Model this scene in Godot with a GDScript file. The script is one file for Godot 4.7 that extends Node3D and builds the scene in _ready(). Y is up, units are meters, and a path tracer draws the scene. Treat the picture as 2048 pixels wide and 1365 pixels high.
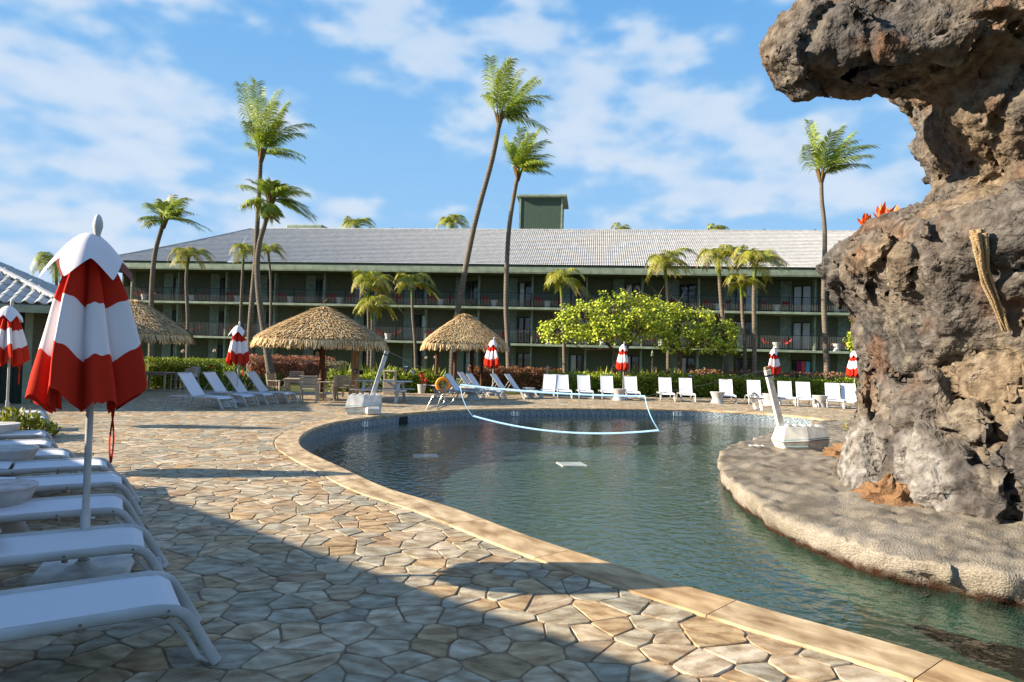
extends Node3D

# ---------- camera numbers: turning photo pixels (2048 x 1365) into directions ----------
const FPX := 1365.0
const EYE := Vector3(0, 1.65, 0)
const PITCH := 0.026
const ROLL := 0.027
var cam_basis := Basis(Vector3.RIGHT, PITCH) * Basis(Vector3(0, 0, 1), ROLL)
var rng := RandomNumberGenerator.new()
var M := {}
var T := {}
var taken := {}
var sun_dir := Vector3(1.0, -0.44, -0.10)

func ray(u: float, v: float) -> Vector3:
	return cam_basis * Vector3((u - 1024.0) / FPX, -(v - 682.5) / FPX, -1.0)

func gp(u: float, v: float, y := 0.0) -> Vector3:   # where the pixel's ray meets height y
	var d := ray(u, v)
	return EYE + d * ((y - EYE.y) / d.y)

func px(u: float, v: float, depth: float) -> Vector3:   # the point of the pixel's ray at that depth
	var d := ray(u, v)
	return EYE + d * (depth / -d.z)

func rr(a: float, b: float) -> float:
	return rng.randf_range(a, b)

func lin(r: float, g: float, b: float) -> Color:
	return Color(r, g, b).srgb_to_linear()

# ---------- mesh builder ----------
class MB:
	var v := PackedVector3Array()
	var c := PackedColorArray()
	var uv := PackedVector2Array()
	var ix := PackedInt32Array()
	var col := Color(1, 1, 1)
	var colored := false
	var has_uv := false

	func p(a: Vector3, u := Vector2.ZERO) -> int:
		v.append(a)
		if colored: c.append(col)
		if has_uv: uv.append(u)
		return v.size() - 1

	func tri(a: Vector3, b: Vector3, d: Vector3) -> void:
		var n := v.size()
		p(a); p(b); p(d)
		ix.append(n); ix.append(n + 1); ix.append(n + 2)

	func quad(a: Vector3, b: Vector3, d: Vector3, e: Vector3) -> void:
		var n := v.size()
		p(a, Vector2(0, 0)); p(b, Vector2(1, 0)); p(d, Vector2(1, 1)); p(e, Vector2(0, 1))
		ix.append(n); ix.append(n + 1); ix.append(n + 2); ix.append(n); ix.append(n + 2); ix.append(n + 3)

	func face(poly: PackedVector3Array) -> void:
		var n := v.size()
		for q in poly: p(q)
		for k in range(1, poly.size() - 1):
			ix.append(n); ix.append(n + k); ix.append(n + k + 1)

	func box(at: Vector3, size: Vector3, b := Basis.IDENTITY, bevel := 0.0) -> void:
		var h := size * 0.5
		if bevel > 0.0:
			var s := [h.x, h.y, h.z]
			for ax in 3:
				for sg in [-1.0, 1.0]:
					var u1 := (ax + 1) % 3
					var u2 := (ax + 2) % 3
					var q := []
					for k in 4:
						var e := Vector3.ZERO
						e[ax] = sg * s[ax]
						e[u1] = (s[u1] - bevel) * (-1.0 if k in [0, 3] else 1.0)
						e[u2] = (s[u2] - bevel) * (-1.0 if k < 2 else 1.0)
						q.append(at + b * e)
					if sg > 0: quad(q[0], q[3], q[2], q[1])
					else: quad(q[0], q[1], q[2], q[3])
			for ax in 3:
				var u1 := (ax + 1) % 3
				var u2 := (ax + 2) % 3
				for s1 in [-1.0, 1.0]:
					for s2 in [-1.0, 1.0]:
						var q := []
						for k in 4:
							var e := Vector3.ZERO
							e[ax] = (s[ax] - bevel) * (-1.0 if k in [0, 3] else 1.0)
							e[u1] = s1 * (s[u1] - (bevel if k < 2 else 0.0))
							e[u2] = s2 * (s[u2] - (0.0 if k < 2 else bevel))
							q.append(at + b * e)
						quad(q[0], q[1], q[2], q[3])
			for sx in [-1.0, 1.0]:
				for sy in [-1.0, 1.0]:
					for sz in [-1.0, 1.0]:
						tri(at + b * Vector3(sx * h.x, sy * (h.y - bevel), sz * (h.z - bevel)), at + b * Vector3(sx * (h.x - bevel), sy * h.y, sz * (h.z - bevel)), at + b * Vector3(sx * (h.x - bevel), sy * (h.y - bevel), sz * h.z))
			return
		var o := []
		for k in 8:
			o.append(at + b * Vector3(h.x * (1 if k & 1 else -1), h.y * (1 if k & 2 else -1), h.z * (1 if k & 4 else -1)))
		quad(o[0], o[2], o[3], o[1]); quad(o[4], o[5], o[7], o[6])
		quad(o[0], o[4], o[6], o[2]); quad(o[1], o[3], o[7], o[5])
		quad(o[0], o[1], o[5], o[4]); quad(o[2], o[6], o[7], o[3])

	func bar(a: Vector3, b: Vector3, w: float, h: float, up := Vector3.UP, bevel := 0.0) -> void:
		var d := (b - a).normalized()
		var s := d.cross(up)
		s = Vector3.RIGHT if s.length() < 0.01 else s.normalized()
		box((a + b) * 0.5, Vector3(w, h, a.distance_to(b)), Basis(s, d.cross(s) * -1.0, -d), bevel)

	func sheet(rows: Array, wrap := false) -> void:   # rows of points that share their corners
		var n := v.size()
		var m: int = rows[0].size()
		for r in rows:
			for q in r: p(q)
		for i in rows.size() - 1:
			for j in (m if wrap else m - 1):
				var a := n + i * m + j
				var b := n + i * m + (j + 1) % m
				ix.append(a); ix.append(b); ix.append(b + m)
				ix.append(a); ix.append(b + m); ix.append(a + m)

	func tube(pts: Array, rad: Array, sides := 8, caps := true, flat := Vector2(1, 1)) -> void:
		var rows := []
		var up := Vector3.UP
		var d0: Vector3 = (pts[1] - pts[0]).normalized()
		if absf(d0.dot(up)) > 0.95: up = Vector3.FORWARD
		var s := d0.cross(up).normalized()
		for i in pts.size():
			var d: Vector3 = ((pts[mini(i + 1, pts.size() - 1)] - pts[maxi(i - 1, 0)]) as Vector3).normalized()
			s = (s - d * s.dot(d)).normalized()
			var t := d.cross(s)
			var r: float = rad[mini(i, rad.size() - 1)]
			var row := PackedVector3Array()
			for k in sides:
				var a := TAU * k / sides
				row.append(pts[i] + s * cos(a) * r * flat.x + t * sin(a) * r * flat.y)
			rows.append(row)
		sheet(rows, true)
		if caps:
			var r0: PackedVector3Array = rows[0].duplicate()
			r0.reverse()
			face(r0)
			face(rows[rows.size() - 1])

	func lathe(prof: Array, sides := 16, at := Vector3.ZERO) -> void:
		var rows := []
		for q in prof:
			var row := PackedVector3Array()
			for k in sides:
				var a := TAU * k / sides
				row.append(at + Vector3(cos(a) * q.x, q.y, sin(a) * q.x))
			rows.append(row)
		sheet(rows, true)

	func mesh(smooth := false) -> ArrayMesh:
		var ar := []
		ar.resize(Mesh.ARRAY_MAX)
		ar[Mesh.ARRAY_VERTEX] = v
		ar[Mesh.ARRAY_INDEX] = ix
		if colored: ar[Mesh.ARRAY_COLOR] = c
		if has_uv: ar[Mesh.ARRAY_TEX_UV] = uv
		if smooth:
			var n := PackedVector3Array()
			n.resize(v.size())
			for k in range(0, ix.size(), 3):
				var a := ix[k]
				var b := ix[k + 1]
				var d := ix[k + 2]
				var f := (v[d] - v[a]).cross(v[b] - v[a])
				n[a] += f; n[b] += f; n[d] += f
			for k in n.size():
				n[k] = n[k].normalized() if n[k].length_squared() > 1e-20 else Vector3.UP
			ar[Mesh.ARRAY_NORMAL] = n
		var m := ArrayMesh.new()
		m.add_surface_from_arrays(Mesh.PRIMITIVE_TRIANGLES, ar)
		return m

func mb(colored := false, has_uv := false) -> MB:
	var m := MB.new()
	m.colored = colored
	m.has_uv = has_uv
	return m

# ---------- scene tree ----------
func numbered(called: String) -> String:
	var n: int = taken.get(called, 0)
	taken[called] = n + 1
	return called if n == 0 else "%s_%03d" % [called, n]

func tag(o: Node, label: String, category: String, group := "", kind := "") -> void:
	if label: o.set_meta("label", label)
	if category: o.set_meta("category", category)
	if group: o.set_meta("group", group)
	if kind: o.set_meta("kind", kind)

func thing(called: String, label: String, category: String, at := Vector3.ZERO, turn := 0.0, group := "") -> Node3D:
	var o := Node3D.new()
	o.name = numbered(called)
	add_child(o)
	o.position = at
	o.rotation.y = turn
	tag(o, label, category, group)
	return o

func put(called: String, m: Mesh, material: Material, parent: Node = null, at := Vector3.ZERO) -> MeshInstance3D:
	var o := MeshInstance3D.new()
	o.name = called if parent else numbered(called)
	o.mesh = m
	o.material_override = material
	o.position = at
	(parent if parent else self).add_child(o, true)
	return o

func setting(called: String, m: Mesh, material: Material) -> MeshInstance3D:
	var o := put(called, m, material)
	o.set_meta("kind", "structure")
	return o

func copy(o: Node3D, at: Vector3, turn: float, label := "", group := "") -> Node3D:
	var r: Node3D = o.duplicate()
	var stem := String(o.name)
	if stem.length() > 4 and stem.right(3).is_valid_int(): stem = stem.left(-4)
	r.name = numbered(stem)
	add_child(r)
	r.position = at
	r.rotation.y = turn
	if label: r.set_meta("label", label)
	if group: r.set_meta("group", group)
	return r

# ---------- textures and materials ----------
func noise(kind: int, freq: float, octaves := 4, sd := 1) -> FastNoiseLite:
	var n := FastNoiseLite.new()
	n.noise_type = kind as FastNoiseLite.NoiseType
	n.frequency = freq
	n.fractal_octaves = octaves
	n.fractal_type = FastNoiseLite.FRACTAL_FBM if octaves > 1 else FastNoiseLite.FRACTAL_NONE
	n.seed = sd
	return n

func tex(im: Image) -> ImageTexture:
	im.generate_mipmaps()
	return ImageTexture.create_from_image(im)

func ramp_image(im: Image, lo: Color, hi: Color, power := 1.0) -> Image:
	im.convert(Image.FORMAT_L8)
	var d := im.get_data()
	var out := PackedByteArray()
	out.resize(d.size() * 3)
	var lut := []
	for k in 256:
		lut.append(lo.lerp(hi, pow(k / 255.0, power)))
	for k in d.size():
		var q: Color = lut[d[k]]
		out[k * 3] = int(q.r * 255); out[k * 3 + 1] = int(q.g * 255); out[k * 3 + 2] = int(q.b * 255)
	return Image.create_from_data(im.get_width(), im.get_height(), false, Image.FORMAT_RGB8, out)

func mat(called: String, color: Color, rough := 0.8, o := {}) -> StandardMaterial3D:
	var m := StandardMaterial3D.new()
	m.resource_name = called
	m.albedo_color = color
	m.roughness = rough
	m.metallic = o.get("metal", 0.0)
	m.metallic_specular = o.get("spec", 0.4)
	m.cull_mode = BaseMaterial3D.CULL_DISABLED
	m.vertex_color_use_as_albedo = o.get("vc", false)
	if o.has("tex"): m.albedo_texture = o.tex
	if o.has("height"):
		m.heightmap_enabled = true
		m.heightmap_texture = o.height
		m.heightmap_scale = o.get("hs", 1.0)
	if o.has("normal"):
		m.normal_enabled = true
		m.normal_texture = o.normal
		m.normal_scale = o.get("ns", 1.0)
	if o.has("scale"):
		m.uv1_triplanar = true
		m.uv1_world_triplanar = o.get("world", true)
		m.uv1_scale = Vector3.ONE * o.scale if o.scale is float else o.scale
	if o.has("back"):
		m.backlight_enabled = true
		m.backlight = o.back
	if o.has("rim"):
		m.rim_enabled = true
		m.rim = o.rim
	M[called] = m
	return m

func make_textures() -> void:
	var n := noise(FastNoiseLite.TYPE_SIMPLEX_SMOOTH, 0.012, 5, 3)
	T.soft = n.get_seamless_image(512, 512)
	T.mottle = tex(ramp_image(T.soft.duplicate(), Color(0.72, 0.72, 0.72), Color(1, 1, 1)))
	n = noise(FastNoiseLite.TYPE_SIMPLEX_SMOOTH, 0.05, 5, 7)
	var fine: Image = n.get_seamless_image(512, 512)
	T.bump = tex(fine.duplicate())
	T.speckle = tex(ramp_image(fine.duplicate(), Color(0.55, 0.53, 0.5), Color(1, 1, 1)))
	# sandstone: stretched bands, warm to cool
	n = noise(FastNoiseLite.TYPE_SIMPLEX_SMOOTH, 0.006, 6, 11)
	n.domain_warp_enabled = true
	n.domain_warp_amplitude = 60.0
	n.domain_warp_frequency = 0.006
	var st: Image = n.get_seamless_image(1024, 2048)
	st.resize(1024, 1024, Image.INTERPOLATE_LANCZOS)
	var st2: Image = st.duplicate()
	T.streak_h = tex(st2)
	var im := ramp_image(st, Color(0.55, 0.47, 0.38), Color(1.0, 0.99, 0.97), 0.75)
	T.streak = tex(im)
	# rock relief
	n = noise(FastNoiseLite.TYPE_CELLULAR, 0.03, 3, 5)
	n.cellular_return_type = FastNoiseLite.RETURN_DISTANCE
	n.domain_warp_enabled = true
	n.domain_warp_amplitude = 25.0
	n.domain_warp_frequency = 0.02
	var ce: Image = n.get_seamless_image(512, 512)
	var mixd := PackedByteArray()
	var a: PackedByteArray = ce.get_data()
	var b: PackedByteArray = fine.get_data()
	mixd.resize(a.size())
	for k in a.size(): mixd[k] = (a[k] * 2 + b[k] * 3) / 5
	T.rock_h = tex(Image.create_from_data(512, 512, false, Image.FORMAT_L8, mixd))
	n = noise(FastNoiseLite.TYPE_SIMPLEX_SMOOTH, 0.02, 6, 21)
	T.rock_c = tex(ramp_image(n.get_seamless_image(512, 512), Color(0.32, 0.29, 0.27), Color(1, 1, 1), 0.8))
	# water ripples
	n = noise(FastNoiseLite.TYPE_SIMPLEX_SMOOTH, 0.012, 3, 9)
	n.fractal_gain = 0.42
	n.domain_warp_enabled = true
	n.domain_warp_amplitude = 14.0
	n.domain_warp_frequency = 0.012
	var w: Image = n.get_seamless_image(1024, 1024)
	T.water_h = tex(w)
	# woven cloth
	var wv := Image.create(64, 64, false, Image.FORMAT_L8)
	for y in 64:
		for x in 64:
			var over := ((x / 8) + (y / 8)) % 2 == 0
			var t := absf(fmod(x if over else y, 8.0) - 3.5) / 4.0
			wv.set_pixel(x, y, Color.WHITE * (1.0 - 0.6 * t))
	T.weave = tex(wv)
	# wood grain, stretched
	n = noise(FastNoiseLite.TYPE_SIMPLEX_SMOOTH, 0.03, 4, 15)
	var wd: Image = n.get_seamless_image(1024, 256)
	wd.resize(256, 256, Image.INTERPOLATE_LANCZOS)
	T.grain = tex(ramp_image(wd, Color(0.62, 0.57, 0.52), Color(1, 1, 1)))
	# small mosaic of the pool wall
	var mo := Image.create(256, 256, false, Image.FORMAT_RGB8)
	var r2 := RandomNumberGenerator.new()
	r2.seed = 4
	for y in 16:
		for x in 16:
			var q := r2.randf()
			var cc := Color(0.25, 0.31, 0.36).lerp(Color(0.62, 0.67, 0.69), q * q)
			mo.fill_rect(Rect2i(x * 16, y * 16, 16, 16), Color(0.55, 0.55, 0.53))
			mo.fill_rect(Rect2i(x * 16 + 1, y * 16 + 1, 14, 14), cc)
	T.mosaic = tex(mo)

func make_materials() -> void:
	mat("stone", Color.WHITE, 0.62, {"vc": true, "tex": T.streak, "height": T.streak_h, "hs": 0.7, "spec": 0.35})
	mat("mortar", Color(0.66, 0.56, 0.46), 0.95, {"tex": T.speckle, "scale": 1.4})
	mat("coping", Color.WHITE, 0.6, {"vc": true, "tex": T.streak, "height": T.bump, "hs": 0.15})
	mat("lawn", Color(0.42, 0.44, 0.16), 1.0, {"tex": T.speckle, "scale": 0.9, "height": T.bump, "hs": 4.0})
	mat("soil", Color(0.30, 0.24, 0.18), 1.0, {"tex": T.speckle, "scale": 1.1, "height": T.bump, "hs": 3.0})
	mat("mosaic", Color.WHITE, 0.3, {"tex": T.mosaic})
	mat("pool_floor", Color(0.19, 0.34, 0.28), 0.8, {"tex": T.speckle, "scale": 0.8})
	mat("rock", Color.WHITE, 0.88, {"vc": true, "tex": T.rock_c, "scale": 0.55, "height": T.rock_h, "hs": 6.0, "spec": 0.3})
	mat("shelf", Color.WHITE, 0.92, {"vc": true, "tex": T.speckle, "scale": 1.7, "height": T.bump, "hs": 1.2, "spec": 0.25})
	mat("cinder", Color(0.72, 0.55, 0.39), 1.0, {"tex": T.speckle, "scale": 2.0, "height": T.bump, "hs": 4.0})
	mat("white_frame", Color(0.80, 0.79, 0.77), 0.42, {"tex": T.mottle, "scale": 0.35})
	mat("sling", Color(0.82, 0.82, 0.83), 0.8, {"height": T.weave, "hs": 0.08, "scale": 14.0, "world": false, "spec": 0.25})
	mat("white_plastic", Color(0.88, 0.87, 0.84), 0.45, {"tex": T.mottle, "scale": 0.7})
	mat("concrete_white", Color(0.80, 0.775, 0.75), 0.8, {"tex": T.mottle, "scale": 0.8, "height": T.bump, "hs": 0.3})
	mat("canvas", Color.WHITE, 0.85, {"vc": true, "height": T.weave, "hs": 0.05, "scale": 20.0, "world": false, "back": Color(0.25, 0.25, 0.25), "spec": 0.2})
	mat("siding", Color(0.475, 0.505, 0.42), 0.8, {"tex": T.grain, "scale": Vector3(0.7, 0.7, 0.7), "spec": 0.25})
	mat("siding_skylit", Color(0.60, 0.65, 0.59), 0.8, {"tex": T.mottle, "scale": 0.4, "spec": 0.25})  # same boards as siding; extra skylight on this strip is put into the colour
	mat("green_trim", Color(0.61, 0.66, 0.56), 0.7, {"tex": T.mottle, "scale": 0.2})
	mat("rail", Color(0.10, 0.10, 0.10), 0.45)
	mat("rail_pale", Color(0.40, 0.40, 0.38), 0.5)
	mat("door_frame", Color(0.11, 0.10, 0.09), 0.5)
	mat("curtain", Color(0.80, 0.80, 0.77), 0.9, {"back": Color(0.3, 0.3, 0.3)})
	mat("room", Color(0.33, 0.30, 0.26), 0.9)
	mat("roof_tile", Color(0.81, 0.80, 0.78), 0.75, {"tex": T.mottle, "scale": 0.25})
	mat("red_chair", Color(0.62, 0.17, 0.14), 0.55)
	mat("thatch", Color.WHITE, 0.95, {"vc": true, "spec": 0.2})
	mat("brown_wood", Color(0.42, 0.27, 0.17), 0.8, {"tex": T.grain, "scale": Vector3(2, 2, 2), "world": false})
	mat("pale_wood", Color(0.84, 0.79, 0.71), 0.8, {"tex": T.grain, "scale": Vector3(3, 3, 3), "world": false})
	mat("post_wood", Color(0.74, 0.64, 0.50), 0.8, {"tex": T.grain, "scale": Vector3(2, 2, 2), "world": false})
	mat("leaf", Color.WHITE, 0.55, {"vc": true, "back": Color(0.55, 0.55, 0.45), "spec": 0.35})
	mat("frond", Color.WHITE, 0.5, {"vc": true, "back": Color(0.7, 0.7, 0.55), "spec": 0.4})
	mat("bark", Color.WHITE, 0.95, {"vc": true, "tex": T.speckle, "scale": 1.6, "world": false, "height": T.bump, "hs": 1.5})
	mat("steel", Color(0.72, 0.69, 0.64), 0.22, {"metal": 1.0})
	mat("net_blue", Color(0.56, 0.72, 0.86), 0.7)
	mat("net_cord", Color(0.20, 0.22, 0.24), 0.8)
	mat("float_orange", Color(0.90, 0.58, 0.18), 0.55)
	mat("sign_dark", Color(0.13, 0.16, 0.17), 0.5)
	mat("sign_blue", Color(0.14, 0.22, 0.36), 0.5)
	mat("ink", Color(0.07, 0.07, 0.07), 0.6)
	mat("white_ink", Color(0.92, 0.92, 0.92), 0.6)
	mat("pale_blue", Color(0.62, 0.76, 0.78), 0.5)
	mat("green_dark", Color(0.17, 0.24, 0.20), 0.7, {"tex": T.grain, "scale": Vector3(0.7, 0.7, 0.7)})
	mat("tower_green", Color(0.33, 0.43, 0.37), 0.75, {"tex": T.grain, "scale": Vector3(0.7, 0.7, 0.7)})
	mat("pool_tile_white", Color(0.90, 0.90, 0.88), 0.3)
	var g := mat("glass", Color(0.75, 0.8, 0.8, 0.08), 0.02, {"spec": 0.5})
	g.transparency = BaseMaterial3D.TRANSPARENCY_ALPHA
	var w := mat("water", Color(0.07, 0.30, 0.22, 0.03), 0.02, {"spec": 0.47, "height": T.water_h, "hs": 1.15, "scale": 0.4})
	w.transparency = BaseMaterial3D.TRANSPARENCY_ALPHA

# ---------- sky ----------
func make_sky() -> Sky:
	var W := 2048
	var H := 1024
	var n1 := noise(FastNoiseLite.TYPE_SIMPLEX_SMOOTH, 1.0, 5, 31)
	var n2 := noise(FastNoiseLite.TYPE_SIMPLEX_SMOOTH, 1.0, 3, 77)
	# where the photograph's clouds stand, as directions (degrees) with half-widths
	var blobs := []
	for q in [[120, 90, 260, 80, 1.0], [330, 150, 200, 70, 0.95], [60, 215, 190, 50, 0.9], [250, 110, 110, 60, 0.5],
			[120, 360, 330, 75, 0.55], [430, 345, 190, 70, 0.42], [640, 120, 75, 45, 0.75], [800, 110, 110, 60, 0.85],
			[960, 100, 80, 50, 0.6], [1120, 40, 55, 60, 0.75], [1200, 120, 85, 45, 0.85], [1470, 70, 80, 70, 0.9],
			[1560, 250, 90, 50, 0.7], [830, 260, 80, 22, 0.35], [640, 370, 70, 25, 0.35], [1790, 330, 120, 60, 0.4]]:
		var d := ray(q[0], q[1]).normalized()
		blobs.append([rad_to_deg(atan2(d.x, -d.z)), rad_to_deg(asin(d.y)), q[2] * 0.04, q[3] * 0.04, q[4]])
	var data := PackedByteArray()
	data.resize(W * H * 3)
	var stops := [[0.0, Color(0.70, 0.84, 0.955)], [8.0, Color(0.61, 0.785, 0.94)], [18.0, Color(0.53, 0.735, 0.925)], [30.0, Color(0.41, 0.655, 0.89)], [55.0, Color(0.32, 0.55, 0.84)], [90.0, Color(0.30, 0.52, 0.80)]]
	for y in H:
		var el := 90.0 - (y + 0.5) / H * 180.0
		var base: Color = stops[0][1]
		for k in stops.size() - 1:
			if el >= stops[k][0]:
				base = (stops[k][1] as Color).lerp(stops[k + 1][1], clampf((el - stops[k][0]) / (stops[k + 1][0] - stops[k][0]), 0, 1))
		if el < -1.0: base = Color(0.45, 0.43, 0.38)
		var row := y * W * 3
		var ce := cos(deg_to_rad(el))
		for x in W:
			var c := base
			if el > -1.0:
				var az := (x + 0.5) / W * 360.0 - 180.0
				var inside := absf(az) < 46.0 and el < 36.0
				var den := 0.0
				var dx := sin(deg_to_rad(az)) * ce
				var dz := cos(deg_to_rad(az)) * ce
				var dy := sin(deg_to_rad(el)) * 2.2
				if inside:
					for b in blobs:
						var e: float = pow((az - b[0]) / b[2], 2) + pow((el - b[1]) / b[3], 2)
						if e < 4.0: den += b[4] * exp(-e * 1.7)
				var edge := clampf(maxf((absf(az) - 36.0) / 10.0, (el - 29.0) / 7.0), 0, 1)
				if edge > 0.0:
					den = lerpf(den, clampf(n2.get_noise_3d(dx * 1.5, dy * 2.2, dz * 1.5) * 2.0 + 0.62, 0, 1), edge)
				if den > 0.02:
					var f := n1.get_noise_3d(dx * 8.0, dy * 8.5, dz * 8.0)
					var k := clampf((den * 0.95 + f * 1.25 - 0.22) * 1.1, 0, 1)
					k = k * k * (3.0 - 2.0 * k) * clampf(den * 2.2, 0, 1) * 0.9
					var shade := clampf(0.5 + f * 1.3, 0, 1)
					c = base.lerp(Color(0.77, 0.84, 0.94).lerp(Color(0.89, 0.905, 0.94), shade), k * 0.8)
			var o := row + x * 3
			data[o] = int(c.r * 255); data[o + 1] = int(c.g * 255); data[o + 2] = int(c.b * 255)
	var m := PanoramaSkyMaterial.new()
	m.panorama = ImageTexture.create_from_image(Image.create_from_data(W, H, false, Image.FORMAT_RGB8, data))
	var s := Sky.new()
	s.sky_material = m
	return s

func _ready() -> void:
	rng.seed = 20240611
	var cam := Camera3D.new()
	cam.name = "camera"
	cam.fov = rad_to_deg(2.0 * atan(682.5 / FPX))
	cam.near = 0.05
	cam.far = 2000.0
	cam.transform = Transform3D(cam_basis, EYE)
	add_child(cam)
	cam.current = true
	var env := Environment.new()
	env.background_mode = Environment.BG_SKY
	env.sky = make_sky()
	env.background_energy_multiplier = 0.41
	env.tonemap_mode = Environment.TONE_MAPPER_LINEAR
	env.tonemap_exposure = 2.65
	env.sdfgi_enabled = true
	env.ssao_enabled = true
	env.ssil_enabled = true
	var we := WorldEnvironment.new()
	we.environment = env
	add_child(we)
	var sun := DirectionalLight3D.new()
	sun.name = "sun"
	sun.light_color = Color(1.0, 0.95, 0.87)
	sun.light_energy = 1.6
	sun.light_angular_distance = 0.5
	sun.shadow_enabled = true
	add_child(sun)
	sun.look_at_from_position(Vector3.ZERO, sun_dir)
	make_textures()
	make_materials()
	print("textures ", Time.get_ticks_msec())
	build_pool_and_deck()
	print("deck ", Time.get_ticks_msec())
	build_hotel()
	build_left_pavilion()
	print("hotel ", Time.get_ticks_msec())
	build_rock()
	print("rock ", Time.get_ticks_msec())
	build_huts()
	build_plants()
	print("plants ", Time.get_ticks_msec())
	build_furniture()
	build_details()
	print("done ", Time.get_ticks_msec())

# ---------- pool, coping, flagstones ----------
var pool_edge := PackedVector2Array()     # inner edge of the coping, from the near right round to the far right
var shelf_edge := PackedVector2Array()
var water_y := -0.26

func v2(p: Vector3) -> Vector2:
	return Vector2(p.x, p.z)

func spline(pts: Array, step: float) -> PackedVector2Array:
	var out := PackedVector2Array()
	for i in pts.size() - 1:
		var a: Vector2 = pts[maxi(i - 1, 0)]
		var b: Vector2 = pts[i]
		var c: Vector2 = pts[i + 1]
		var d: Vector2 = pts[mini(i + 2, pts.size() - 1)]
		var n := maxi(1, int(b.distance_to(c) / step))
		for k in n:
			out.append(b.cubic_interpolate(c, a, d, float(k) / n))
	out.append(pts[pts.size() - 1])
	return out

func offset_line(l: PackedVector2Array, by: float) -> PackedVector2Array:   # to the left of travel when by > 0
	var out := PackedVector2Array()
	for i in l.size():
		var d := (l[mini(i + 1, l.size() - 1)] - l[maxi(i - 1, 0)]).normalized()
		out.append(l[i] + Vector2(d.y, -d.x) * by)
	return out

func v3(p: Vector2, y := 0.0) -> Vector3:
	return Vector3(p.x, y, p.y)

func flat_mesh(poly: PackedVector2Array, y: float) -> ArrayMesh:
	var m := mb()
	for p in poly: m.p(v3(p, y))
	var t := Geometry2D.triangulate_polygon(poly)
	for k in range(0, t.size(), 3):
		var a := poly[t[k]]
		var up := (poly[t[k + 1]] - a).cross(poly[t[k + 2]] - a) > 0.0
		m.ix.append(t[k]); m.ix.append(t[k + (1 if up else 2)]); m.ix.append(t[k + (2 if up else 1)])
	return m.mesh()

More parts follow.
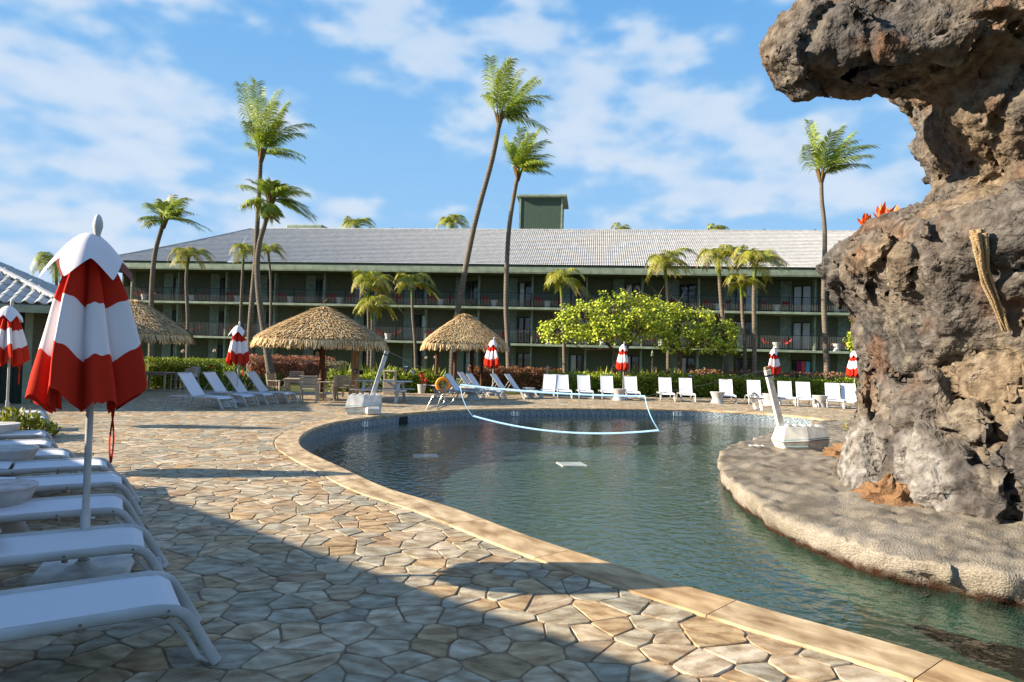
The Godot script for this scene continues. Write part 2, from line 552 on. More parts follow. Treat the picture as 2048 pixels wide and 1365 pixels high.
func build_pool_and_deck() -> void:
	var pts := []
	var p0 := v2(gp(2015, 1363))
	var p1 := v2(gp(1785, 1290))
	pts.append(p0 + (p0 - p1) * 4.0)
	pts.append(p0 + (p0 - p1) * 1.5)
	for q in [[2015, 1363], [1785, 1290], [1592, 1237], [1400, 1182], [1253, 1138], [1055, 1073], [902, 1016], [770, 976], [682, 936], [619, 906], [598, 889], [602, 872], [632, 855], [691, 841], [805, 827.5], [945, 819], [1165, 816.5], [1380, 819.5], [1456, 823], [1532, 827], [1609, 834], [1660, 841]]:
		pts.append(v2(gp(q[0], q[1])))
	pool_edge = spline(pts, 0.12)
	var sp := []
	for q in [[1640, 848], [1575, 862], [1510, 878], [1462, 893], [1437, 910], [1438, 935], [1452, 962], [1490, 993], [1560, 1038], [1650, 1075], [1760, 1108], [1870, 1132], [1960, 1146], [2048, 1156]]:
		sp.append(v2(gp(q[0], q[1], -0.02)))
	var e0: Vector2 = sp[sp.size() - 1]
	var e1: Vector2 = sp[sp.size() - 2]
	sp.append(e0 + (e0 - e1) * 4.0)
	sp.append(Vector2(14.0, e0.y + 0.6))
	shelf_edge = spline(sp, 0.15)
	# hole of the pool: along the coping, then far behind the shelf
	var hole := pool_edge.duplicate()
	var last := pool_edge[pool_edge.size() - 1]
	hole.append(Vector2(last.x + 6.0, last.y + 0.5))
	hole.append(Vector2(16.0, last.y + 3.0))
	hole.append(Vector2(16.0, -2.0))
	hole.append(Vector2(pool_edge[0].x + 2.0, -1.0))
	# terrain with the hole cut out (bridge at the near right)
	var outer := PackedVector2Array([Vector2(-700, 300), Vector2(-700, -900), Vector2(700, -900), Vector2(700, 300)])
	if Geometry2D.is_polygon_clockwise(hole) == Geometry2D.is_polygon_clockwise(outer): outer.reverse()
	var ring := PackedVector2Array()
	var near := 0
	for k in outer.size():
		if outer[k].distance_to(hole[hole.size() - 2]) < outer[near].distance_to(hole[hole.size() - 2]): near = k
	for k in outer.size() + 1: ring.append(outer[(near + k) % outer.size()])
	var hs := hole.size()
	for k in hs + 1: ring.append(hole[(hs - 2 + k) % hs])
	setting("lawn", flat_mesh(ring, -0.075), M.lawn)
	# pool basin
	var m := mb(false, true)
	var inner := offset_line(pool_edge, -0.03 if inside_pool_left() else 0.03)
	var along := 0.0
	for i in inner.size() - 1:
		var d := inner[i].distance_to(inner[i + 1])
		var n := m.v.size()
		for q in [[inner[i], -0.06, along], [inner[i + 1], -0.06, along + d], [inner[i + 1], -0.5, along + d], [inner[i], -0.5, along]]:
			m.p(v3(q[0], q[1]), Vector2(q[2], q[1]) * 2.2)
		for k in [0, 1, 2, 0, 2, 3]: m.ix.append(n + k)
		along += d
	var basin := Node3D.new()
	basin.name = "pool_basin"
	basin.set_meta("kind", "structure")
	add_child(basin)
	put("tile_band", m.mesh(), M.mosaic, basin)
	m = mb()
	for i in inner.size() - 1:
		m.quad(v3(inner[i], -0.5), v3(inner[i + 1], -0.5), v3(inner[i + 1], -1.25), v3(inner[i], -1.25))
	put("wall", m.mesh(), M.pool_floor, basin)
	put("floor", flat_mesh(PackedVector2Array([Vector2(-9, 0), Vector2(-9, -28), Vector2(18, -28), Vector2(18, 0)]), -1.25), M.pool_floor, basin)
	# the water: one sheet with a gentle swell
	var rows := []
	var sw := noise(FastNoiseLite.TYPE_SIMPLEX_SMOOTH, 0.9, 2, 5)
	m = mb()
	var wpoly := inner.duplicate()
	for k in range(pool_edge.size(), hole.size()): wpoly.append(hole[k])
	var cell := 0.22
	var box := Rect2(wpoly[0], Vector2.ZERO)
	for q in wpoly: box = box.expand(q)
	box.position.y = maxf(box.position.y, -27.0)
	var nx := int(box.size.x / cell) + 1
	var ny := int(box.size.y / cell) + 1
	for j in ny + 1:
		var row := PackedVector3Array()
		for i in nx + 1:
			var q := box.position + Vector2(i, j) * cell
			row.append(Vector3(q.x, water_y + sw.get_noise_2d(q.x, q.y) * 0.006, q.y))
		rows.append(row)
	m.sheet(rows)
	# keep the cells whose middle lies in the pool (half a cell more, under the coping)
	var keep := PackedInt32Array()
	var wide := Geometry2D.offset_polygon(wpoly, 0.16)[0]
	for k in range(0, m.ix.size(), 6):
		var a := m.v[m.ix[k]]
		var b := m.v[m.ix[k + 2]]
		if Geometry2D.is_point_in_polygon(Vector2((a.x + b.x) * 0.5, (a.z + b.z) * 0.5), wide):
			for t in 6: keep.append(m.ix[k + t])
	m.ix = keep
	var water := setting("pool_water", m.mesh(true), M.water)
	water.set_meta("label", "clear rippled dark green pool water")
	# coping slabs
	var side := 1.0 if inside_pool_left() else -1.0
	var cop := Node3D.new()
	cop.name = "pool_coping"
	cop.set_meta("kind", "structure")
	add_child(cop)
	var lines := []
	for w in [-0.022, -0.03, -0.03, 0.0, 0.405, 0.42, 0.42]:
		lines.append(offset_line(pool_edge, w * side))
	var ys := [-0.08, -0.07, -0.022, 0.006, 0.006, -0.008, -0.07]
	var start := 0
	along = 0.0
	var want := rr(0.8, 1.2)
	for i in pool_edge.size() - 1:
		along += pool_edge[i].distance_to(pool_edge[i + 1])
		if along > want or i == pool_edge.size() - 2:
			var s := mb(true, true)
			var tone := rr(0, 1)
			s.col = lin(0.84, 0.75, 0.60).lerp(lin(0.82, 0.70, 0.53), tone * tone).lerp(lin(0.82, 0.77, 0.67), rr(0, 0.5))
			var off := Vector2(rr(0, 9), rr(0, 9))
			var rws := []
			for k in range(start, i + 2):
				rws.append(k)
			var first := s.v.size()
			for li in lines.size():
				var acc := 0.0
				for k in rws:
					var q: Vector2 = lines[li][k]
					if k == start or k == i + 1:      # a fine joint at both ends
						var o2: Vector2 = lines[li][k + (1 if k == start else -1)]
						q += (o2 - q).normalized() * 0.003
					if k > start: acc += pool_edge[k].distance_to(pool_edge[k - 1])
					s.p(v3(q, ys[li]), off + Vector2(acc * 0.35, float(ys[li]) + (0.0 if li < 4 else 0.4 * 0.35)).rotated(0.12))
			var cnt := rws.size()
			for li in lines.size() - 1:
				for k in cnt - 1:
					var a := first + li * cnt + k
					for t in ([a, a + cnt, a + 1, a + 1, a + cnt, a + cnt + 1] if side < 0 else [a, a + 1, a + cnt, a + 1, a + cnt + 1, a + cnt]): s.ix.append(t)
			put("coping_slab", s.mesh(), M.coping, cop)
			start = i + 1
			along = 0.0
			want = rr(1.1, 1.8)
	build_flagstones(offset_line(pool_edge, 0.435 * side))

func inside_pool_left() -> bool:   # whether offset_line(+) of the edge points out of the pool
	var o := offset_line(pool_edge, 0.5)
	return o[o.size() / 2].distance_to(Vector2(1.0, -14.0)) > pool_edge[o.size() / 2].distance_to(Vector2(1.0, -14.0))

func build_flagstones(rim: PackedVector2Array) -> void:
	# the deck's outline: out to the planting, less the pool and its coping
	var last := rim[rim.size() - 1]
	var cut := rim.duplicate()
	cut.append(Vector2(last.x + 0.3, last.y + 1.2))
	cut.append(Vector2(22, -14.0))
	cut.append(Vector2(22, -0.5))
	cut.append(Vector2(rim[0].x + 1.0, -0.5))
	var area := PackedVector2Array([Vector2(-17, -1.6), Vector2(5, -1.6), Vector2(24, -14), Vector2(24, -35.2), Vector2(12, -33.8), Vector2(1, -31.6), Vector2(-6, -30.2), Vector2(-13, -28.6), Vector2(-17, -28.4)])
	var base := Geometry2D.clip_polygons(area, cut)
	var deck := Node3D.new()
	deck.name = "stone_deck"
	deck.set_meta("kind", "structure")
	add_child(deck)
	for poly in base:
		if not Geometry2D.is_polygon_clockwise(poly):
			put("mortar_bed", flat_mesh(poly, -0.009), M.mortar, deck)
	var sx := 0.225
	var sz := 0.235
	var sites := {}
	var x0 := -17.0
	var z0 := -36.0
	var nx := int(42.0 / sx)
	var nz := int(35.0 / sz)
	for j in nz:
		for i in nx:
			if rng.randf() < 0.13: continue
			sites[Vector2i(i, j)] = Vector2(x0 + (i + 0.5 + (0.5 if j % 2 else 0.0) + rr(-0.42, 0.42)) * sx, z0 + (j + 0.5 + rr(-0.44, 0.44)) * sz)
	var stones := []
	for key in sites:
		var c: Vector2 = sites[key]
		if not Geometry2D.is_point_in_polygon(c, area): continue
		var d := -c.y
		var u := 1024.0 + FPX * c.x / d
		if u < -260 or u > 2310 or d < 2.3: continue
		var poly := PackedVector2Array([c + Vector2(-1.1, -1.1), c + Vector2(1.1, -1.1), c + Vector2(1.1, 1.1), c + Vector2(-1.1, 1.1)])
		for dj in range(-3, 4):
			for di in range(-3, 4):
				var other = sites.get(key + Vector2i(di, dj))
				if other == null or (di == 0 and dj == 0): continue
				var nrm: Vector2 = other - c
				if nrm.length_squared() > 1.2: continue
				var mid: Vector2 = (other + c) * 0.5
				poly = clip_half(poly, mid, nrm)
		if poly.size() < 3: continue
		stones.append([c, poly, d])
	# near stones one by one, the far ones in one mesh
	stones.sort_custom(func(a, b): return a[2] < b[2])
	var rest := mb(true, true)
	var made := 0
	for s in stones:
		var c: Vector2 = s[0]
		var shrunk := Geometry2D.offset_polygon(s[1], -0.0055 if s[2] < 12.0 else -0.005, Geometry2D.JOIN_ROUND if s[2] < 0.0 else Geometry2D.JOIN_MITER)
		if shrunk.is_empty(): continue
		for poly in Geometry2D.clip_polygons(shrunk[0], cut):
			if poly.size() < 3 or Geometry2D.is_polygon_clockwise(poly) or poly_area(poly) < 0.006: continue
			var seen: bool = absf(c.x) / s[2] < 0.78
			if made < 300 and s[2] > 2.35 and seen:
				var m := mb(true, true)
				stone(m, poly, s[2])
				put("flagstone", m.mesh(), M.stone, deck)
				made += 1
			else:
				stone(rest, poly, s[2])
	var o := put("far_flagstones", rest.mesh(), M.stone, deck)
	o.set_meta("kind", "stuff")

func poly_area(p: PackedVector2Array) -> float:
	var a := 0.0
	for k in p.size(): a += p[k].cross(p[(k + 1) % p.size()])
	return absf(a) * 0.5

func clip_half(poly: PackedVector2Array, mid: Vector2, nrm: Vector2) -> PackedVector2Array:
	var out := PackedVector2Array()
	var n := poly.size()
	for k in n:
		var a := poly[k]
		var b := poly[(k + 1) % n]
		var da := (a - mid).dot(nrm)
		var db := (b - mid).dot(nrm)
		if da <= 0.0: out.append(a)
		if (da < 0.0 and db > 0.0) or (da > 0.0 and db < 0.0): out.append(a.lerp(b, da / (da - db)))
	return out

func stone(m: MB, poly: PackedVector2Array, depth: float) -> void:
	var t := rng.randf()
	var a := lin(0.80, 0.73, 0.62)
	if t < 0.24: a = lin(0.76, 0.72, 0.63)
	elif t < 0.38: a = lin(0.79, 0.69, 0.54)
	elif t < 0.46: a = lin(0.75, 0.66, 0.54)
	elif t < 0.66: a = lin(0.71, 0.695, 0.63)
	elif t < 0.82: a = lin(0.84, 0.79, 0.70)
	m.col = a * rr(0.82, 1.08)
	m.col.a = 1.0
	var y := rr(-0.004, 0.003)
	var tilt := Vector2(rr(-1, 1), rr(-1, 1)) * 0.006
	var c := Vector2.ZERO
	for p in poly: c += p
	c /= poly.size()
	var ang := rr(-0.5, 0.5) + (PI if rng.randf() < 0.5 else 0.0)
	var off := Vector2(rr(0, 20), rr(0, 20))
	var n0 := m.v.size()
	if depth < 14.0:
		if depth < 9.5:      # worn corners
			var soft := PackedVector2Array()
			for k in poly.size():
				var q := poly[k]
				var e0 := poly[(k + poly.size() - 1) % poly.size()] - q
				var e1 := poly[(k + 1) % poly.size()] - q
				if minf(e0.length(), e1.length()) < 0.05:
					soft.append(q)
					continue
				var cut := rr(0.022, 0.045)
				soft.append(q + e0.normalized() * minf(cut, e0.length() * 0.3))
				soft.append(q + (e0.normalized() + e1.normalized()) * cut * 0.22)
				soft.append(q + e1.normalized() * minf(cut, e1.length() * 0.3))
				if e1.length() > 0.16:      # an uneven broken edge
					var w := Vector2(e1.y, -e1.x).normalized()
					soft.append(q + e1 * 0.5 + w * rr(-0.007, 0.004))
			poly = soft
		var n := poly.size()
		for ring in 3:
			for k in n:
				var q := poly[k]
				if ring == 0: q += (c - q).normalized() * 0.006
				var h: float = y + tilt.dot(q - c) + ([0.0, -0.005, -0.03][ring])
				m.p(v3(q, h), off + (q - c).rotated(ang) * 0.62)
		for ring in 2:
			for k in n:
				var i := n0 + ring * n + k
				var j := n0 + ring * n + (k + 1) % n
				for e in [i, i + n, j, j, i + n, j + n]: m.ix.append(e)
		m.p(v3(c, y), off)
		var mid := m.v.size() - 1
		for k in n:
			for e in [mid, n0 + k, n0 + (k + 1) % n]: m.ix.append(e)
		return
	var n := poly.size()
	for ring in 2:
		for k in n:
			m.p(v3(poly[k], y + tilt.dot(poly[k] - c) - ring * 0.03), off + (poly[k] - c).rotated(ang) * 0.62)
	for k in n:
		var i := n0 + k
		var j := n0 + (k + 1) % n
		for e in [i, i + n, j, j, i + n, j + n]: m.ix.append(e)
	for k in range(1, n - 1):
		for e in [n0, n0 + k, n0 + k + 1]: m.ix.append(e)

const ORD := ["first", "second", "third", "fourth", "fifth", "sixth", "seventh", "eighth", "ninth", "tenth", "eleventh", "twelfth", "thirteenth", "fourteenth", "fifteenth", "sixteenth"]
var count_nth := 0

func nth() -> String:
	count_nth += 1
	return ORD[count_nth - 1]

# ---------- the hotel wing ----------
func siding(a: Vector2, b: Vector2, h: float, board := 0.2) -> ArrayMesh:   # vertical boards with grooves, from a to b (x, z), standing on y = 0
	var m := mb()
	var d := (b - a).normalized()
	var nrm := Vector2(d.y, -d.x) * -1.0
	var l := a.distance_to(b)
	var n := maxi(1, roundi(l / board))
	var w := l / n
	var line := PackedVector2Array()
	for k in n:
		line.append(a + d * (k * w + 0.012))
		line.append(a + d * ((k + 1) * w - 0.012))
		if k < n - 1: line.append(a + d * (k + 1) * w - nrm * 0.016)
	for k in line.size() - 1:
		m.quad(v3(line[k], h), v3(line[k + 1], h), v3(line[k + 1], 0), v3(line[k], 0))
	return m.mesh()

func build_hotel() -> void:
	var hotel := thing("hotel_wing", "long three-storey dark green hotel wing with grey tiled roof and balconies", "building", Vector3(0, 0, -51.5), -0.1196)
	var bay := 4.16
	var s0 := -2.8
	var floors := [0.0, 2.82, 5.57]
	var A := Vector2(0, -1.45)
	var B := Vector2(2.0, -2.25)
	var C := Vector2(2.85, -2.25)
	var D := Vector2(bay, -1.45)
	var heights := [2.66, 2.6, 2.5]
	var dark := []
	var pale := []
	var head := []
	var cd := (D - C).normalized()
	for f in 3:
		dark.append(siding(A + (B - A).normalized() * 0.07, B, heights[f]))
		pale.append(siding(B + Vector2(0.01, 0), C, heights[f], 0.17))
		var hm := mb()
		var nrm := Vector2(cd.y, -cd.x) * -1.0
		for q in [[C, C + cd * 0.1, 0.0, heights[f]], [C + cd * 1.4, D, 0.0, heights[f]], [C + cd * 0.1, C + cd * 1.4, 2.13, heights[f]]]:
			hm.quad(v3(q[0], q[3]), v3(q[1], q[3]), v3(q[1], q[2]), v3(q[0], q[2]))
		head.append(hm.mesh())
	var fin := mb()
	fin.box(Vector3(0, 1.3, -1.2), Vector3(0.14, 2.6, 0.52))
	var fin_mesh := fin.mesh()
	# sliding door: frame, two panes, curtain; built along x from 0 to 1.3
	var fr := mb()
	for x in [0.03, 0.62, 0.68, 1.27]: fr.box(Vector3(x, 1.06, 0.0 if x < 0.65 else -0.045), Vector3(0.055, 2.1, 0.05))
	for y in [0.03, 2.09]: fr.box(Vector3(0.65, y, -0.02), Vector3(1.3, 0.06, 0.1))
	var frame := fr.mesh()
	var pane := []
	for k in 2:
		var pm := mb()
		var z := 0.0 if k == 0 else -0.045
		pm.quad(Vector3(0.05 + k * 0.61, 2.06, z), Vector3(0.6 + k * 0.64, 2.06, z), Vector3(0.6 + k * 0.64, 0.06, z), Vector3(0.05 + k * 0.61, 0.06, z))
		pane.append(pm.mesh())
	var curtain := []
	for k in 3:   # closed, left half, right half
		var from: float = [0.03, 0.03, 0.68][k]
		var to: float = [1.27, 0.6, 1.27][k]
		var rows := []
		for y in [2.08, 1.0, 0.08]:
			var row := PackedVector3Array()
			var n := int((to - from) / 0.03)
			for i in n + 1:
				var x := lerpf(from, to, float(i) / n)
				row.append(Vector3(x, y, -0.2 + sin(i * 1.25 + k) * 0.035 + sin(i * 0.4 + y) * 0.012))
			rows.append(row)
		var cm := mb()
		cm.sheet(rows)
		curtain.append(cm.mesh(true))
	# railing of one bay
	var rl := mb()
	for y in [1.06, 0.1]: rl.box(Vector3(bay * 0.5, y, -0.06), Vector3(bay, 0.035, 0.04))
	for x in [0.02, bay * 0.5]: rl.box(Vector3(x, 0.53, -0.06), Vector3(0.045, 1.06, 0.042))
	var rail_mesh := rl.mesh()
	var pk := mb()
	for k in range(1, 36):
		var x := bay * k / 36.0
		if absf(x - bay * 0.5) > 0.03: pk.box(Vector3(x, 0.58, -0.06), Vector3(0.018, 0.95, 0.018))
	var picket_mesh := pk.mesh()
	var drape := [[1, 1, -1, 1, -1, 2, -1, 1, -1, 1, 1, 1, -1, 2, 1, 0, 0, 1], [-1, 2, -1, -1, 2, -1, 2, 2, -1, 0, 2, 0, 1, 0, 2, 1, 1, 2], [-1, 1, -1, -1, 2, 1, -1, -1, 1, -1, 1, -1, 2, 0, 1, 0, 1, 0]]
	var door_turn := -atan2(cd.y, cd.x)
	for f in 3:
		for k in range(-8, 9):
			var x := s0 + k * bay
			var y: float = floors[f]
			var o := Vector3(x, y, 0)
			if k > -8:
				put("siding_panel", dark[f], M.siding, hotel, o)
				put("siding_panel", pale[f], M.siding_skylit, hotel, o)
				put("fin_wall", fin_mesh, M.green_trim, hotel, o)
			put("door_wall", head[f], M.siding, hotel, o)
			var door := Node3D.new()
			door.name = "sliding_door"
			hotel.add_child(door, true)
			door.position = o + v3(C + cd * 0.1)
			door.rotation.y = door_turn
			put("frame", frame, M.door_frame, door)
			put("pane", pane[0], M.glass, door)
			put("pane", pane[1], M.glass, door)
			var kind: int = drape[f][k + 8]
			if kind >= 0: put("curtain", curtain[kind], M.curtain, door)
			if f > 0:
				var xr := maxf(x, -33.0)
				if k > -8:
					put("balcony_railing", rail_mesh, M.rail, hotel, o)
					put("railing_pickets", picket_mesh, M.rail_pale, hotel, o)
	# slabs
	var left := -33.05
	var right := s0 + 9 * bay
	for f in 3:
		var sm := mb()
		var y: float = floors[f] - 0.09
		if f == 0: sm.box(Vector3((left + right) * 0.5, -0.03, -8.5), Vector3(right - left, 0.1, 15.0))
		else: sm.box(Vector3((left + right) * 0.5, y, -7.9), Vector3(right - left, 0.17, 15.9), Basis.IDENTITY, 0.01)
		put("balcony_slab" if f else "floor_slab", sm.mesh(), M.green_trim, hotel)
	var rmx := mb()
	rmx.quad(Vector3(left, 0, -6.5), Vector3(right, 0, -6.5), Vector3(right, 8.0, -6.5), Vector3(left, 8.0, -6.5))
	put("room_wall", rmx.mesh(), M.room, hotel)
	rmx = mb()
	rmx.box(Vector3(left - 0.06, 4.0, -8.5), Vector3(0.12, 8.1, 14.0))
	rmx.box(Vector3(right + 0.06, 4.0, -8.5), Vector3(0.12, 8.1, 14.0))
	rmx.box(Vector3((left + right) * 0.5, 4.0, -15.6), Vector3(right - left, 8.1, 0.12))
	put("end_wall", rmx.mesh(), M.siding, hotel)
	# left end of the balconies
	for f in [1, 2]:
		var em := mb()
		for k in 12: em.box(Vector3(left + 0.05, floors[f] + 0.58, -0.08 - k * 0.12), Vector3(0.018, 0.95, 0.018))
		for y in [1.06, 0.1]: em.box(Vector3(left + 0.05, floors[f] + y, -0.72), Vector3(0.04, 0.035, 1.4))
		for k in 9: em.box(Vector3(left + 0.1 + k * 0.12, floors[f] + 0.58, -0.06), Vector3(0.018, 0.95, 0.018))
		for y in [1.06, 0.1]: em.box(Vector3(left + 0.58, floors[f] + y, -0.06), Vector3(1.15, 0.035, 0.04))
		put("end_railing", em.mesh(), M.rail_pale, hotel)
	# roof: soffit, fascia boards, tiles
	var el := -33.9
	var er := right + 1.0
	var sf := mb()
	sf.box(Vector3((el + er) * 0.5, 8.08, -7.4), Vector3(er - el - 0.2, 0.05, 16.6))
	put("soffit", sf.mesh(), M.siding, hotel)
	var x := el
	var joints := [-26.0, -17.0, -12.2, -7.4, -2.0, 3.0, 8.1, 13.0, 18.2, 23.3, 28.4, 33.0, er]
	for j in joints:
		var fm := mb()
		fm.box(Vector3((x + j) * 0.5, 8.27, 0.87), Vector3(j - x - 0.006, 0.5, 0.06))
		put("fascia_board", fm.mesh(), M.green_trim, hotel)
		x = j
	var fm2 := mb()
	fm2.box(Vector3((el + er) * 0.5, 8.565, 0.83), Vector3(er - el, 0.09, 0.08))
	fm2.box(Vector3(el, 8.3, -7.4), Vector3(0.06, 0.5, 16.4))
	put("drip_board", fm2.mesh(), M.siding, hotel)
	var rm := mb()
	var courses := 26
	var ridge_s := -25.8
	var eave := Vector2(1.0, 8.64)
	var ridge := Vector2(-8.7, 13.1)
	for c in courses:
		for e in 2:
			pass
		var rows := []
		for e in 2:
			var t := (c + e) / float(courses)
			var lift := 0.03 if e == 0 else 0.0
			var q := eave.lerp(ridge, t)
			q.y -= sin(t * PI) * 0.10
			var from := lerpf(el, ridge_s, t)
			var row := PackedVector3Array()
			var n := 1680
			for i in n + 1:
				var s := maxf(lerpf(el, er, float(i) / n), from)
				var wv: float = [0.0, 0.02, 0.0, -0.012][i % 4]
				row.append(Vector3(s, q.y + lift + wv, q.x))
			rows.append(row)
		rm.sheet(rows)
	var rt := put("roof_tiles", rm.mesh(), M.roof_tile, hotel)
	rt.set_meta("kind", "stuff")
	rm = mb()
	rm.face(PackedVector3Array([Vector3(el, 8.62, 1.0), Vector3(ridge_s, 13.1, -8.7), Vector3(ridge_s, 13.1, -8.9), Vector3(el, 8.62, -16)]))
	rm.quad(Vector3(ridge_s, 13.1, -8.7), Vector3(er, 13.1, -8.7), Vector3(er, 8.62, -18.4), Vector3(el, 8.62, -18.4))
	put("rear_roof", rm.mesh(), M.roof_tile, hotel)
	rm = mb()
	for k in 40:
		var s := ridge_s + k * (er - ridge_s) / 40.0
		rm.box(Vector3(s + 0.8, 13.1 + rr(-0.005, 0.005), -8.72), Vector3((er - ridge_s) / 40.0 - 0.02, 0.12, 0.3), Basis.IDENTITY, 0.03)
	for k in 32:
		var t := (k + 0.5) / 32.0
		var p := Vector3(lerpf(el, ridge_s, t), lerpf(8.66, 13.1, t) - sin(t * PI) * 0.08, lerpf(1.0, -8.7, t))
		rm.bar(p - Vector3(8.1, 4.44, -9.7) / 66.0, p + Vector3(8.1, 4.44, -9.7) / 66.0, 0.26, 0.1)
	put("ridge_tiles", rm.mesh(), M.roof_tile, hotel)
	# roof fittings: plant boxes and vents behind the ridge
	var vm := mb()
	vm.box(Vector3(-21.0, 13.4, -10.5), Vector3(3.6, 0.55, 2.0), Basis.IDENTITY, 0.12)
	put("roof_unit", vm.mesh(), M.green_trim, hotel)
	for q in [-12.4, -5.6, 1.2, 7.8, 20.4, 24.6]:
		vm = mb()
		vm.lathe([Vector2(0.06, 0), Vector2(0.06, 0.35), Vector2(0.1, 0.35), Vector2(0.1, 0.42), Vector2(0, 0.42)], 8)
		put("vent_pipe", vm.mesh(), M.rail, hotel, Vector3(q, 12.9, -9.2))
	# stair tower
	var tw := Vector3(0.95, 12.6, -13.5)
	for side in 3:
		var a := Vector2(-1.95, 1.6)
		var b := Vector2(1.95, 1.6)
		if side == 1:
			a = Vector2(1.95, 1.6); b = Vector2(1.95, -2.4)
		elif side == 2:
			a = Vector2(-1.95, -2.4); b = Vector2(-1.95, 1.6)
		put("tower_wall", siding(a, b, 4.1, 0.19), M.tower_green, hotel, tw)
	var tm := mb()
	tm.box(tw + Vector3(0.05, 4.18, -0.4), Vector3(4.7, 0.2, 4.8), Basis(Vector3(1, 0, 0), -0.03), 0.02)
	put("tower_roof", tm.mesh(), M.green_trim, hotel)
	for cx in [-1.95, 1.95]:
		tm = mb()
		tm.box(tw + Vector3(cx, 2.05, 1.6), Vector3(0.16, 4.1, 0.14))
		put("corner_board", tm.mesh(), M.green_trim, hotel)
	# balcony furniture: things of their own
	var ht := hotel.transform
	var chair := red_chair()
	var first := true
	var t0 := hourglass("side_table", "", 0.28, 0.2, 0.56, M.white_plastic)
	t0.position.y = -50
	var r2 := RandomNumberGenerator.new()
	r2.seed = 5
	var where := ["", "middle-floor", "top-floor"]
	for f in [1, 2]:
		for k in range(-7, 8):
			var x2 := s0 + k * bay + 1.25 + r2.randf_range(-0.15, 0.25)
			var fl: float = floors[f] - 0.005
			for c in 2:
				var at := ht * Vector3(x2 + (-0.75 if c == 0 else 0.75) + r2.randf_range(-0.1, 0.1), fl, -0.95 + r2.randf_range(-0.12, 0.12))
				var turn := hotel.rotation.y + (0.9 if c == 0 else -0.9) + r2.randf_range(-0.3, 0.3)
				var lab: String = "red chair, " + where[f] + " balcony, " + ORD[k + 7] + " bay from the hip, on its table's " + ("hip side" if c == 0 else "rock side")
				if first:
					chair.position = at
					chair.rotation.y = turn
					tag(chair, lab, "chair", "red chairs on the " + where[f] + " balcony")
					first = false
				else: copy(chair, at, turn, lab, "red chairs on the " + where[f] + " balcony")
			var tl: String = "white hourglass table on the " + where[f] + " balcony, " + ORD[k + 7] + " bay from the roof hip"
			var tat := ht * Vector3(x2, fl, -0.75)
			if t0.position.y < -10:
				t0.position = tat
				tag(t0, tl, "table", "white tables on the " + where[f] + " balcony")
			else: copy(t0, tat, 0, tl, "white tables on the " + where[f] + " balcony")
	# towels drying at one ground-floor door
	var towels := [[0.05, Color(0.62, 0.16, 0.42), "purple towel hung up in the ground-floor doorway"], [0.36, Color(0.83, 0.36, 0.36), "coral pink towel hung up in the ground-floor doorway"], [0.7, Color(0.42, 0.68, 0.86), "pale blue towel hung up in the ground-floor doorway"]]
	for q in towels:
		var tb := mb()
		var rows := []
		for i in 6:
			var row := PackedVector3Array()
			for j in 7: row.append(Vector3(j * 0.045, -i * 0.18 + (0.05 if j % 3 == 1 else 0.0), 0.03 * sin(j * 1.7 + i)))
			rows.append(row)
		tb.sheet(rows)
		var o := put("towel", tb.mesh(true), mat("towel%d" % int(q[0] * 100), q[1], 0.95))
		o.transform = ht * Transform3D(Basis(Vector3.UP, door_turn), Vector3(s0 + 5 * bay, 2.0, 0) + v3(C + cd * (0.5 + q[0]), 0) + Vector3(-0.15, 0, 0.22))
		tag(o, q[2], "towel", "towels in the doorway")

func red_chair() -> Node3D:
	var c := thing("wire_chair", "", "chair")
	var m := mb()
	var rows := []
	for i in 9:   # bucket shell: seat curving up into back and arms
		var t := i / 8.0
		var row := PackedVector3Array()
		for j in 9:
			var u := j / 8.0 * 2.0 - 1.0
			var y := 0.42 + (0.0 if t < 0.5 else pow((t - 0.5) * 2.0, 1.3) * 0.42) + pow(absf(u), 3.0) * 0.18 * (1.0 if t < 0.6 else 0.4)
			var z := 0.28 - t * 0.5 if t < 0.55 else 0.005 - (t - 0.55) * 0.5
			row.append(Vector3(u * (0.30 + 0.03 * t), y, z - absf(u) * (-0.06 if t > 0.6 else 0.0)))
		rows.append(row)
	# wires along and across the shell
	for i in 9:
		m.tube(Array(rows[i]), [0.011], 4, false)
	for j in 9:
		var l := []
		for i in 9: l.append(rows[i][j])
		m.tube(l, [0.011], 4, false)
	var fill := mb()
	fill.sheet(rows)
	put("shell", fill.mesh(true), M.red_chair, c)
	put("wire", m.mesh(), M.red_chair, c)
	for sx in [-1, 1]:
		for sz in [-1, 1]:
			var l := mb()
			l.tube([Vector3(sx * 0.2, 0.42, sz * 0.16), Vector3(sx * 0.26, 0.0, sz * 0.25)], [0.012], 5)
			put("leg", l.mesh(), M.rail, c)
	return c

func hourglass(called: String, label: String, r: float, waist: float, h: float, material: Material, at := Vector3.ZERO, group := "") -> Node3D:
	var t := thing(called, label, "table", at, 0.0, group)
	var body := mb()
	var prof := []
	for k in 13:
		var y := k / 12.0
		var w := waist + (r * (0.94 if y < 0.5 else 1.0) - waist) * pow(absf(y - 0.42) / (0.42 if y < 0.42 else 0.58), 1.25)
		prof.append(Vector2(w, y * (h - 0.02)))
	body.lathe(prof, 24)
	put("body", body.mesh(true), material, t)
	var top := mb()
	top.lathe([Vector2(r - 0.004, h - 0.022), Vector2(r + 0.004, h - 0.012), Vector2(r - 0.004, h), Vector2(0.001, h + 0.001)], 24)
	put("top", top.mesh(), material, t)
	return t

